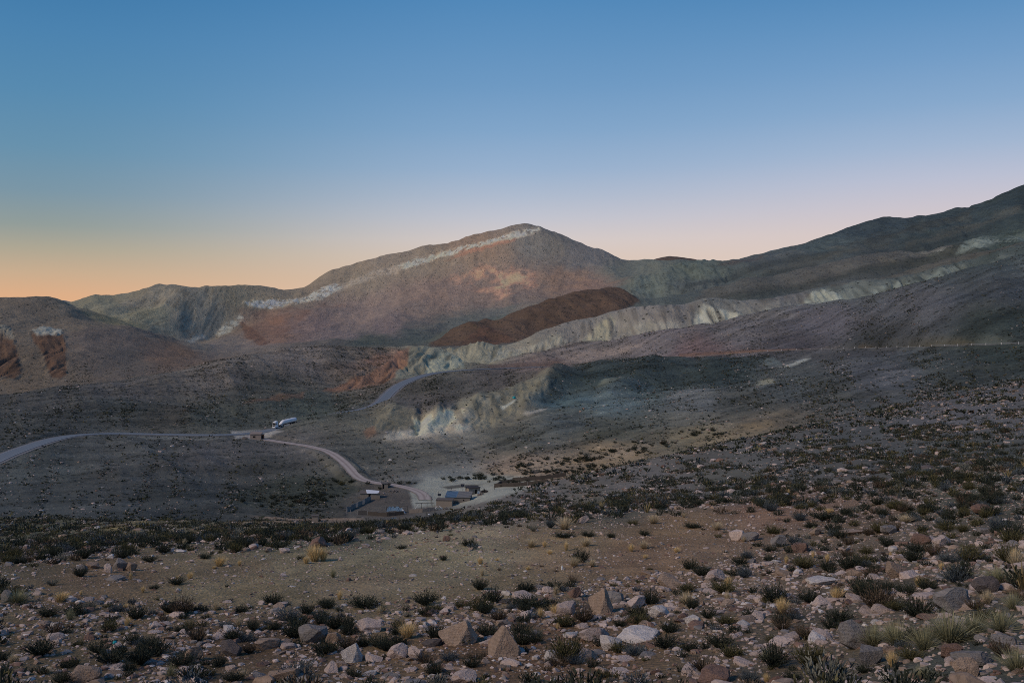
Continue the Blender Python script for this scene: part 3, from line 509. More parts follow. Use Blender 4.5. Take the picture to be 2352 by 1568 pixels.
def terrain_material():
    m, nt, b = base_mat('soil', rough=.95, spec=.08)
    alb = attr(nt, 'albedo').outputs['Color']; cov = nt.nodes.new('ShaderNodeSeparateColor'); nt.links.new(attr(nt, 'cover').outputs['Color'], cov.inputs[0])
    shr, sto, far = cov.outputs[0], cov.outputs[1], cov.outputs[2]
    p = pos(nt); c = alb
    # scrub and stones too small to model: dark plants and pale stones scattered on far slopes at their own size
    for (sc, lo, hi) in ((.34, .34, .66), (.20, .62, .99)):
        w = mathn(nt, 'MULTIPLY', ramp(nt, far, lo-.14, lo+.10), mathn(nt, 'SUBTRACT', 1.0, ramp(nt, far, hi, hi+.3)))
        v = voro(nt, sc, p); rnd = voro(nt, sc, p, 'Color')
        sep = nt.nodes.new('ShaderNodeSeparateColor'); nt.links.new(rnd, sep.inputs[0])
        size = mathn(nt, 'MULTIPLY_ADD', sep.outputs[0], .30); size.node.inputs[2].default_value = .12
        blob = ramp(nt, mathn(nt, 'SUBTRACT', size, v), -.04, .08)
        isshr = mathn(nt, 'LESS_THAN', sep.outputs[1], mathn(nt, 'MULTIPLY', shr, .95))
        c = mix(nt, mathn(nt, 'MULTIPLY', mathn(nt, 'MULTIPLY', blob, isshr), mathn(nt, 'MULTIPLY', w, .8)), c, (.045, .050, .042))
        v2 = voro(nt, sc*1.7, p); rn2 = voro(nt, sc*1.7, p, 'Color')
        sp2 = nt.nodes.new('ShaderNodeSeparateColor'); nt.links.new(rn2, sp2.inputs[0])
        isst = mathn(nt, 'LESS_THAN', sp2.outputs[1], mathn(nt, 'MULTIPLY', sto, .75))
        bl2 = ramp(nt, mathn(nt, 'SUBTRACT', mathn(nt, 'MULTIPLY', sp2.outputs[0], .34), v2), -.02, .08)
        pale = mix(nt, 1.0, c, (2.2, 2.0, 1.95), 'MULTIPLY')
        c = mix(nt, mathn(nt, 'MULTIPLY', mathn(nt, 'MULTIPLY', bl2, isst), mathn(nt, 'MULTIPLY', w, .8)), c, pale)
    # near soil: crumbs, grit and darker damp spots
    nearw = mathn(nt, 'SUBTRACT', 1.0, ramp(nt, far, .18, .42))
    n1 = noise(nt, 1.3, 6, .68, p); n2 = noise(nt, 14, 5, .7, p); v3 = voro(nt, 9, p); v4 = voro(nt, 24, p, 'Color')
    mod = mathn(nt, 'ADD', mathn(nt, 'MULTIPLY', n1, 1.1), mathn(nt, 'MULTIPLY', n2, .9))
    g = nt.nodes.new('ShaderNodeCombineColor')
    for i, k in enumerate((.0, .0, .0)): nt.links.new(mod, g.inputs[i])
    c2 = mix(nt, .85, c, g.outputs[0], 'MULTIPLY')
    gs = nt.nodes.new('ShaderNodeSeparateColor'); nt.links.new(v4, gs.inputs[0])
    grit = mathn(nt, 'LESS_THAN', gs.outputs[0], .14)
    c2 = mix(nt, mathn(nt, 'MULTIPLY', grit, .55), c2, mix(nt, 1.0, c2, (1.9, 1.75, 1.6), 'MULTIPLY'))
    c = mix(nt, nearw, c, c2)
    n3 = noise(nt, .05, 7, .7, p); f = mathn(nt, 'MULTIPLY_ADD', n3, .9); f.node.inputs[2].default_value = .55
    g3 = nt.nodes.new('ShaderNodeCombineColor')
    for i in range(3): nt.links.new(f, g3.inputs[i])
    c = mix(nt, 1.0, c, g3.outputs[0], 'MULTIPLY')
    nt.links.new(c, b.inputs['Base Color'])
    hb = mathn(nt, 'ADD', mathn(nt, 'MULTIPLY', n2, .05), mathn(nt, 'MULTIPLY', n1, .14))
    hb = mathn(nt, 'ADD', hb, mathn(nt, 'MULTIPLY', mathn(nt, 'SUBTRACT', .5, v3), .04))
    hf = mathn(nt, 'MULTIPLY', mathn(nt, 'MULTIPLY', noise(nt, .12, 8, .72, p), ramp(nt, far, .46, .82)), 8.0)
    bump(nt, b, mathn(nt, 'ADD', mathn(nt, 'MULTIPLY', hb, nearw), hf), .8, 1.0)
    return m
M = {'soil': terrain_material()}
# ------------------------------------------------------------------ the terrain sheet
idx = np.arange(NR*NC).reshape(NR, NC)
T = np.stack([idx[:-1,:-1], idx[:-1,1:], idx[1:,1:], idx[1:,:-1]], -1).reshape(-1, 4)
V = np.stack([GX, GY, GZ], -1).reshape(-1, 3)
far = np.clip((np.log(GY)-math.log(20))/(math.log(3000)-math.log(20)), 0, 1)
def terrain_mesh():
    al = np.clip(ALB/EF, .012, .75).reshape(-1, 3)
    me = np_mesh('terrain', V, T, M['soil'], True, {'albedo': al, 'cover': np.stack([SHR, STO, far], -1).reshape(-1, 3)})
    tag(link('terrain', me), 'bare mountain slopes and valley of brown and grey stony soil', kind='structure')
    # the same slope behind and beside the viewpoint
    n = 110; xs = np.linspace(-75, 75, n); ys = np.linspace(-70, 24, n); X, Y = np.meshgrid(xs, ys)
    Z = -1.78-.2*(Y-2)*(Y > 2)+.045*X-.12*(Y-2)*(Y <= 2)+.15*pn(X/4, Y/4, 3)
    Z -= 1.6*sstep(-1.5, 1.5, 2.9*(Y-1)-abs(X))*(Y > .8)+.5*np.clip(Y-6, 0, 30)*.3
    i2 = np.arange(n*n).reshape(n, n); T2 = np.stack([i2[:-1,:-1], i2[:-1,1:], i2[1:,1:], i2[1:,:-1]], -1).reshape(-1, 4)
    k = n*n
    me = np_mesh('ground', np.stack([X, Y, Z], -1).reshape(-1, 3), T2, M['soil'], True,
                 {'albedo': np.tile(lin((72, 60, 54))/EF, (k, 1)), 'cover': np.tile([.4, .4, 0.], (k, 1))})
    tag(link('ground', me), 'brown stony hillside around the viewpoint', kind='structure')
terrain_mesh()

# ------------------------------------------------------------------ camera, sky, light
cam = bpy.data.cameras.new('camera'); co = bpy.data.objects.new('camera', cam); COL.objects.link(co)
cam.sensor_width = 36; cam.lens = 36*F/2352; cam.clip_start = .1; cam.clip_end = 60000
co.location = (0, 0, 0); co.rotation_euler = (math.radians(90), 0, 0); SC.camera = co
SUN_EL, SUN_AZ = math.radians(4.0), math.radians(-62)      # low sun beyond the western ridge
w = bpy.data.worlds.new('World'); SC.world = w; w.use_nodes = True
def build_sky():
    nt = w.node_tree; bg = nt.nodes['Background']
    sky = nt.nodes.new('ShaderNodeTexSky'); sky.sky_type = 'NISHITA'; sky.sun_disc = False
    sky.sun_elevation = SUN_EL; sky.sun_rotation = SUN_AZ; sky.altitude = 3800; sky.air_density = 1; sky.dust_density = .6; sky.ozone_density = 2.5
    # twilight bands of the air: colour by height above the horizon and by bearing
    tc = nt.nodes.new('ShaderNodeTexCoord').outputs['Generated']
    sp = nt.nodes.new('ShaderNodeSeparateXYZ'); nt.links.new(tc, sp.inputs[0])
    def cr(stops):
        n = nt.nodes.new('ShaderNodeValToRGB'); n.color_ramp.interpolation = 'EASE'
        e = n.color_ramp.elements
        while len(e) < len(stops): e.new(.5)
        for i, (pp, c) in enumerate(stops):
            e[i].position = pp; e[i].color = (*lin(c), 1)
        n.color_ramp.interpolation = 'B_SPLINE' if False else 'LINEAR'
        z = mathn(nt, 'MULTIPLY', sp.outputs[2], 1.0, True); nt.links.new(z, n.inputs[0]); return n.outputs[0]
    s = lambda py: math.sin(math.atan((CY-py)/F))
    west = cr([(0, (236,170,120)), (s(690), (230,174,128)), (s(640), (208,174,137)), (s(590), (180,168,142)), (s(540), (150,158,150)), (s(470), (126,152,165)), (s(380), (106,148,174)), (s(260), (89,141,178)), (s(130), (76,133,178)), (s(0), (60,122,172)), (.55, (40,90,145)), (1, (25,60,110))])
    mid = cr([(0, (236,206,184)), (s(640), (230,200,176)), (s(590), (228,206,190)), (s(550), (222,209,204)), (s(500), (203,203,212)), (s(450), (183,194,212)), (s(390), (160,184,212)), (s(300), (136,172,208)), (s(200), (116,160,202)), (s(100), (101,151,197)), (s(0), (86,142,192)), (.55, (44,98,156)), (1, (28,68,120))])
    east = cr([(0, (230,208,196)), (s(600), (232,210,200)), (s(550), (226,208,204)), (s(500), (214,205,212)), (s(440), (196,200,218)), (s(370), (170,190,217)), (s(280), (142,176,212)), (s(180), (120,163,206)), (s(90), (102,152,199)), (s(0), (84,140,191)), (.55, (44,98,156)), (1, (28,68,120))])
    az = nt.nodes.new('ShaderNodeMath'); az.operation = 'ARCTAN2'
    nt.links.new(sp.outputs[0], az.inputs[0]); nt.links.new(sp.outputs[1], az.inputs[1])
    c = mix(nt, ramp(nt, az.outputs[0], -.47, .03), west, mid); c = mix(nt, ramp(nt, az.outputs[0], .0, .44), c, east)
    sk = mix(nt, 1.0, sky.outputs[0], (.10, .10, .10), 'MULTIPLY')
    c = mix(nt, .88, sk, c)
    nt.links.new(c, bg.inputs[0]); bg.inputs[1].default_value = 1.0
build_sky()
sl = bpy.data.lights.new('sun', 'SUN'); so = bpy.data.objects.new('sun', sl); COL.objects.link(so)
sl.energy = 1.7; sl.angle = math.radians(14); sl.color = (1, .82, .66)
SUNV = Vector((-.70, -.42, .60)).normalized()
so.rotation_euler = SUNV.to_track_quat('Z', 'Y').to_euler()
SC.view_settings.view_transform = 'Standard'; SC.view_settings.look = 'None'; SC.view_settings.exposure = 0; SC.view_settings.gamma = 1
SC.cycles.use_denoising = False; SC.cycles.filter_width = .95; SC.cycles.max_bounces = 4; SC.cycles.diffuse_bounces = 2
# ------------------------------------------------------------------ plant and rock shapes
def lookup(A, X, Y):
    px = CX + X/np.maximum(Y, .5)*F
    j = np.clip(np.round(np.interp(px, cols, np.arange(NC))).astype(int), 0, NC-1)
    out = np.zeros(len(X)); order = np.argsort(j, kind='stable'); js = j[order]
    st = np.flatnonzero(np.r_[True, js[1:] != js[:-1]]); en = np.r_[st[1:], len(js)]
    for s, e in zip(st, en):
        ids = order[s:e]; c = js[s]
        out[ids] = A[np.clip(np.searchsorted(GY[:,c], Y[ids]), 0, NR-1), c]
    return out
def ico(sub):
    bm = bmesh.new(); bmesh.ops.create_icosphere(bm, subdivisions=sub, radius=1.0)
    v = np.array([x.co[:] for x in bm.verts]); f = np.array([[q.index for q in p.verts] for p in bm.faces]); bm.free(); return v, f
ICO = {s: ico(s) for s in (1, 2, 3, 4)}
def rock_shape(seed, sub, rough=.03, cuts=16, boxy=.5):
    """a faceted boulder: a ball split along random joint planes, then weathered"""
    r = np.random.default_rng(seed); v, f = ICO[sub]; v = v.copy()
    asp = np.array([1, r.uniform(.65, 1), r.uniform(.45, .9)])
    nn = r.normal(size=(cuts, 3)); nn /= np.linalg.norm(nn, axis=1)[:,None]
    ax = np.array([[1,0,0],[-1,0,0],[0,1,0],[0,-1,0],[0,0,1],[0,0,-1]])+r.normal(size=(6,3))*.22
    ax /= np.linalg.norm(ax, axis=1)[:,None]
    for n, d in [(n, r.uniform(.5, .87)) for n in nn]+[(n, r.uniform(.5, .72)) for n in ax[:int(6*boxy+2)]]:
        t = np.clip(v@n-d, 0, None); v -= t[:,None]*n
    v *= asp
    v += (v/np.linalg.norm(v, axis=1)[:,None])*(fbm(v[:,0]*2.2+v[:,2]*1.7+seed, v[:,1]*2.2-v[:,2]*1.3, seed, 4)*rough*2.2)[:,None]
    lo, hi = v.min(0), v.max(0); v = (v-(lo+hi)/2)/(hi-lo); return v, f
def wedge_shape(seed, sub=4):
    r = np.random.default_rng(seed); v, f = ICO[sub]; v = v.copy()
    for n, d in (((.72,.1,.62), .46), ((-.62,-.25,.55), .42), ((.05,-.8,.5), .42), ((.1,.1,1), .62), ((0,.8,.5), .5), ((0,0,-1), .5), ((.95,-.2,.05), .75), ((-.95,0,-.1), .78)):
        n = np.array(n, float); n /= np.linalg.norm(n); t = np.clip(v@n-d, 0, None); v -= t[:,None]*n
    v += (v/np.linalg.norm(v, axis=1)[:,None])*(fbm(v[:,0]*3+v[:,2]*2, v[:,1]*3-v[:,2]*2, seed, 4)*.05)[:,None]
    lo, hi = v.min(0), v.max(0); return (v-(lo+hi)/2)/(hi-lo), f
def basis(d, r):
    a = r.normal(size=d.shape); s = np.cross(d, a); s /= np.linalg.norm(s, axis=1)[:,None]+1e-9; return s
def shrub_shape(seed, n, m, ll, lw, spread=1.15, up=.35, stems=True):
    """broom-like shrub: stems fanning from the root, each set with narrow leaves; one unit wide"""
    r = np.random.default_rng(seed); out = []
    th = np.sqrt(r.random(n))*spread; ph = r.random(n)*2*math.pi
    d = np.stack([np.sin(th)*np.cos(ph), np.sin(th)*np.sin(ph), np.cos(th)], 1)
    lump = 1+.35*pn(d[:,0]*2+seed, d[:,1]*2, seed)
    L = (.34+.22*r.random(n))*lump; b = np.stack([np.cos(ph), np.sin(ph), 0*ph], 1)*(.10*r.random(n))[:,None]
    def at_(i, t): return b[i]+d[i]*(L[i]*t)[:,None]+np.array([0,0,up])*(L[i]*t*t)[:,None]*.6
    i = np.repeat(np.arange(n), m); t = .22+.80*r.random(n*m)**.75
    p = at_(i, t); e = d[i]*.7+np.array([0,0,.45])+r.normal(size=p.shape)*.33; e /= np.linalg.norm(e, axis=1)[:,None]
    s = basis(e, r); l = ll*(.6+.7*r.random(n*m)); w = lw*(.6+.7*r.random(n*m))
    q = np.stack([p-s*w[:,None]*.5, p+s*w[:,None]*.5, p+e*l[:,None]+s*w[:,None]*.30, p+e*l[:,None]-s*w[:,None]*.30], 1); out.append(q.reshape(-1, 3))
    if stems:
        i = np.arange(n); a, c = at_(i, np.zeros(n)), at_(i, np.full(n, .8)); s = basis(d, r)*.008
        out.append(np.stack([a-s, a+s, c+s*.5, c-s*.5], 1).reshape(-1, 3))
    V_ = np.concatenate(out); return V_, np.arange(len(V_)).reshape(-1, 4)
def tuft_shape(seed, n, wid, droop=.5, spread=.75):
    """bunch grass: arching blades, dark old leaf at the foot; unit height; returns colour position 0..1"""
    r = np.random.default_rng(seed); th = r.random(n)**.8*spread; ph = r.random(n)*2*math.pi
    o = np.stack([np.cos(ph), np.sin(ph), 0*ph], 1); L = .65+.4*r.random(n); b = o*(.16*r.random(n))[:,None]
    def at_(t): return b+o*(np.sin(th)*L*t+droop*th*L*t*t*.5)[:,None]+np.array([0,0,1.0])*(np.cos(th)*L*t-droop*th*L*t**3*.35)[:,None]
    s = np.cross(o, [0,0,1.0]); s = s*np.cos(r.random(n)*3)[:,None]+np.array([0,0,.0]); s += r.normal(size=s.shape)*.25; s /= np.linalg.norm(s, axis=1)[:,None]
    ts = [0, .4, .75, 1.0]; ws = [1, .9, .6, .12]; Vv, C, Tq = [], [], []
    for t, w_ in zip(ts, ws):
        p = at_(t); Vv += [p-s*wid*w_*.5, p+s*wid*w_*.5]; C += [np.full(n, t)]*2
    V_ = np.concatenate(Vv); c = np.concatenate(C)
    for k in range(3):
        a = np.arange(n); Tq.append(np.stack([a+2*k*n, a+(2*k+1)*n, a+(2*k+3)*n, a+(2*k+2)*n], 1))
    return V_, np.concatenate(Tq), c
def merge(shapes, which, loc, rz, sc, tint, tilt=None):
    """many loose copies of a few shapes as one array"""
    Vs, Ts, Cs = [], [], []; off = 0
    for k, (v, f) in enumerate(shapes):
        ids = np.where(which == k)[0]
        if len(ids) == 0: continue
        c, s = np.cos(rz[ids]), np.sin(rz[ids]); q = v[None]*sc[ids][:,None,:]
        if tilt is not None:
            ta = tilt[ids]; ct, st_ = np.cos(ta)[:,None], np.sin(ta)[:,None]
            y, z = q[...,1]*ct-q[...,2]*st_, q[...,1]*st_+q[...,2]*ct; q = np.stack([q[...,0], y, z], -1)
        x = q[...,0]*c[:,None]-q[...,1]*s[:,None]; y = q[...,0]*s[:,None]+q[...,1]*c[:,None]
        q = np.stack([x, y, q[...,2]], -1)+loc[ids][:,None,:]
        Vs.append(q.reshape(-1, 3)); n = len(v)
        Ts.append((f[None]+(np.arange(len(ids))*n)[:,None,None]).reshape(-1, f.shape[1])+off); off += n*len(ids)
        Cs.append(np.repeat(tint[ids], n, 0))
    return np.concatenate(Vs), np.concatenate(Ts), np.concatenate(Cs)

# ------------------------------------------------------------------ their materials
def rock_material(name, col, useattr=False):
    m, nt, b = base_mat(name, rough=.9, spec=.15); p = objco(nt)
    if useattr: p = pos(nt)
    geo = nt.nodes.new('ShaderNodeObjectInfo')
    c = attr(nt, 'tint').outputs['Color'] if useattr else None
    n1 = noise(nt, 2.6 if not useattr else 6, 6, .65, p); n2 = noise(nt, 14 if not useattr else 30, 4, .7, p)
    wv = nt.nodes.new('ShaderNodeTexWave'); wv.inputs['Scale'].default_value = 3.2; wv.inputs['Distortion'].default_value = 5; wv.inputs['Detail'].default_value = 4
    wv.bands_direction = 'Z'; nt.links.new(p, wv.inputs[0])
    f = mathn(nt, 'ADD', mathn(nt, 'MULTIPLY', n1, 1.0), mathn(nt, 'MULTIPLY', n2, .5)); f = mathn(nt, 'ADD', f, mathn(nt, 'MULTIPLY', wv.outputs[1], .18)); f = mathn(nt, 'ADD', f, .18)
    rv = mathn(nt, 'MULTIPLY_ADD', geo.outputs['Random'], .35); rv.node.inputs[2].default_value = .82; f = mathn(nt, 'MULTIPLY', f, rv)
    g = nt.nodes.new('ShaderNodeCombineColor')
    for i in range(3): nt.links.new(f, g.inputs[i])
    src = c if useattr else tuple(col)
    stain = mix(nt, ramp(nt, noise(nt, 1.7, 5, .7, p), .52, .72), src, mix(nt, .6, src, (.55, .42, .34), 'MULTIPLY'))
    nt.links.new(mix(nt, 1.0, stain, g.outputs[0], 'MULTIPLY'), b.inputs['Base Color'])
    bump(nt, b, mathn(nt, 'ADD', n1, mathn(nt, 'MULTIPLY', n2, .5)), .7, .12 if not useattr else .03); return m
ROCKC = {'pale pink': (.56, .445, .39), 'tan': (.36, .265, .20), 'grey': (.27, .245, .23), 'reddish brown': (.25, .16, .125), 'whitish': (.62, .56, .52), 'dark': (.13, .11, .105)}
for k, c in ROCKC.items(): M['rock '+k] = rock_material('stone_'+k.replace(' ', '_'), c)
M['stones'] = rock_material('stone_mixed', None, True)
def leaf_material(name, col, useattr=False):
    m, nt, b = base_mat(name, rough=.75, spec=.15)
    r = nt.nodes.new('ShaderNodeNewGeometry').outputs['Random Per Island']
    f = mathn(nt, 'MULTIPLY_ADD', r, .9); f.node.inputs[2].default_value = .5
    g = nt.nodes.new('ShaderNodeCombineColor')
    for i in range(3): nt.links.new(f, g.inputs[i])
    nt.links.new(mix(nt, 1.0, attr(nt, 'tint').outputs['Color'] if useattr else tuple(col), g.outputs[0], 'MULTIPLY'), b.inputs['Base Color']); return m
LEAFC = {'dark green': (.050, .057, .040), 'olive': (.115, .105, .050), 'bluish grey': (.105, .125, .135), 'dry brown': (.115, .085, .058), 'pale grey': (.20, .20, .165)}
for k, c in LEAFC.items(): M['leaf '+k] = leaf_material('foliage_'+k.replace(' ', '_'), c)
M['scrub'] = leaf_material('foliage_mixed', None, True)
GRASSC = {'golden': ((.16,.11,.05), (.85,.62,.31)), 'pale green': ((.07,.07,.045), (.36,.34,.20)), 'straw': ((.06,.05,.03), (.66,.53,.34))}
for k in GRASSC: M['grass '+k] = leaf_material('blades_'+k.replace(' ', '_'), None, True)

# ------------------------------------------------------------------ individuals
# hand-surveyed rocks: bearing, base sight, width, height (survey pixels), colour, shape word, note that picks it out
HR = [(1160,1508,78,74,'tan','W','large pyramid-shaped tan boulder standing alone near the bottom edge'),
 (1051,1481,84,50,'tan','B','broad tan boulder beside a dark shrub, behind the pyramid-shaped boulder'),
 (1382,1410,52,58,'tan','U','leaning pointed tan boulder sunk among pale rocks'),
 (2064,1329,46,42,'tan','U','upright rounded brown boulder with a banded face'),
 (2200,1403,98,54,'grey','S','long grey slab tilted up beside the big grass tussocks'),
 (1970,1490,68,64,'grey','B','big rounded grey boulder beside the pale green tussocks'),
 (2000,1527,64,46,'grey','B','squat grey boulder in front of the big rounded grey one'),
 (1646,1572,82,34,'reddish brown','S','flat reddish brown boulder cut by the bottom edge'),
 (2228,1557,56,46,'tan','B','blocky tan boulder in the stone pile at the lower corner'),
 (2192,1514,44,38,'reddish brown','B','reddish brown boulder on top of the corner stone pile'),
 (2245,1532,90,34,'grey','S','tilted grey slab behind the corner stone pile'),
 (2274,1361,60,36,'dark','B','dark brown boulder behind the long grey slab'),
 (2316,1490,56,30,'grey','B','rounded grey boulder under the right-hand tussocks'),
 (1542,1353,56,32,'tan','B','rounded orange-tan boulder behind a low olive shrub'),
 (1646,1335,46,25,'pale pink','B','rectangular pale pink block with a flat top'),
 (1365,1471,70,27,'pale pink','S','flat pale pink slab with a sharp rim'),
 (1402,1494,50,32,'whitish','B','whitish grey rock with a brown foot'),
 (1470,1474,94,22,'whitish','S','long whitish slab beside the bluish shrub'),
 (1514,1416,46,26,'whitish','B','whitish rock under a dark green shrub'),
 (1203,1381,48,20,'pale pink','S','low pale pink rock behind the wide dark shrub'),
 (806,1520,46,40,'whitish','U','jagged whitish rock pair at the lower middle'),
 (912,1512,46,32,'pale pink','B','rounded dusty pink boulder beside a dark shrub'),
 (952,1512,36,26,'pale pink','B','small rounded pink boulder touching the dusty pink one'),
 (1065,1568,60,24,'pale pink','B','pale pink rock at the middle of the bottom edge'),
 (848,1453,58,32,'pale pink','B','broad pale pink rock among dark shrubs'),
 (712,1477,66,42,'grey','B','big rounded purplish grey boulder with a pale top'),
 (763,1476,40,28,'tan','B','brown boulder leaning on the purplish grey one'),
 (614,1490,64,25,'tan','S','long low brown rock ahead of the purplish grey boulder'),
 (526,1506,48,34,'dark','B','dark brown block in the row of low rocks'),
 (440,1520,42,40,'tan','U','upright tan boulder with a ragged top'),
 (190,1568,66,38,'tan','B','cracked tan boulder near the lower left corner'),
 (650,1568,74,28,'tan','S','wide tan rock at the bottom edge'),
 (271,1310,36,26,'grey','B','dark grey boulder in the arc of rocks at the clearing'),
 (246,1315,17,22,'pale pink','U','upright pink stone in the arc of rocks at the clearing'),
 (299,1310,24,20,'tan','U','leaning tan stone ending the arc of rocks'),
 (210,1306,34,14,'tan','S','flat tan stone in the arc of rocks'),
 (183,1314,26,16,'grey','B','small grey stone starting the arc of rocks'),
 (260,1334,40,10,'grey','S','thin grey slab lying flat in the clearing'),
 (729,1257,40,22,'reddish brown','B','reddish brown boulder behind the twin golden tussocks'),
 (652,1270,24,12,'pale pink','B','pale pink rock beyond the clearing edge'),
 (10,1384,30,28,'grey','B','rounded grey boulder at the left edge of the picture'),
 (1340,1201,28,17,'pale pink','B','pale pink boulder on the far edge of the clearing'),
 (1025,1243,18,14,'reddish brown','B','reddish rock on the far clearing edge by the path of dirt'),
 (839,1257,18,10,'pale pink','B','lone pink rock on the bare clearing'),
 (1412,1385,44,26,'grey','B','grey block behind the leaning pointed boulder'),
 (1320,1372,30,25,'reddish brown','B','square reddish brown rock'),
 (1300,1412,44,30,'pale pink','U','split pale pink rock with a pointed top'),
 (1840,1268,40,24,'reddish brown','B','reddish boulder at the foot of the bank'),
 (1790,1255,36,26,'grey','B','grey boulder leaning on a reddish one'),
 (1725,1242,40,20,'grey','B','dark grey rock on the earth bank'),
 (1697,1240,38,26,'pale pink','B','pink boulder crowning the earth bank'),
 (1877,1228,30,16,'tan','B','small tan rounded boulder behind the shrubs'),
 (2045,1226,36,20,'grey','S','grey slanting slab on the slope'),
 (2120,1250,44,24,'reddish brown','B','dark reddish rock over a low shrub'),
 (2170,1255,44,28,'pale pink','B','pale rock with a hollow beneath it'),
 (2260,1180,42,22,'reddish brown','B','brown rock with a dark hollow on the upper slope'),
 (2268,1226,34,14,'grey','S','flat grey stone on the upper slope'),
 (2246,1287,44,14,'tan','S','flat cracked tan rock on the slope'),
 (1960,1228,50,10,'tan','S','thin long tan slab'),
 (1953,1298,40,20,'tan','S','split tan rock below the olive shrub'),
 (1890,1345,60,18,'whitish','S','low whitish rock'),
 (1596,1438,40,26,'whitish','B','whitish boulder with pink stains'),
 (1590,1320,12,7,'pale pink','B','tiny pink stone below the clearing rim'),
 (1462,1395,44,25,'pale pink','B','pale pink slope-topped boulder')]
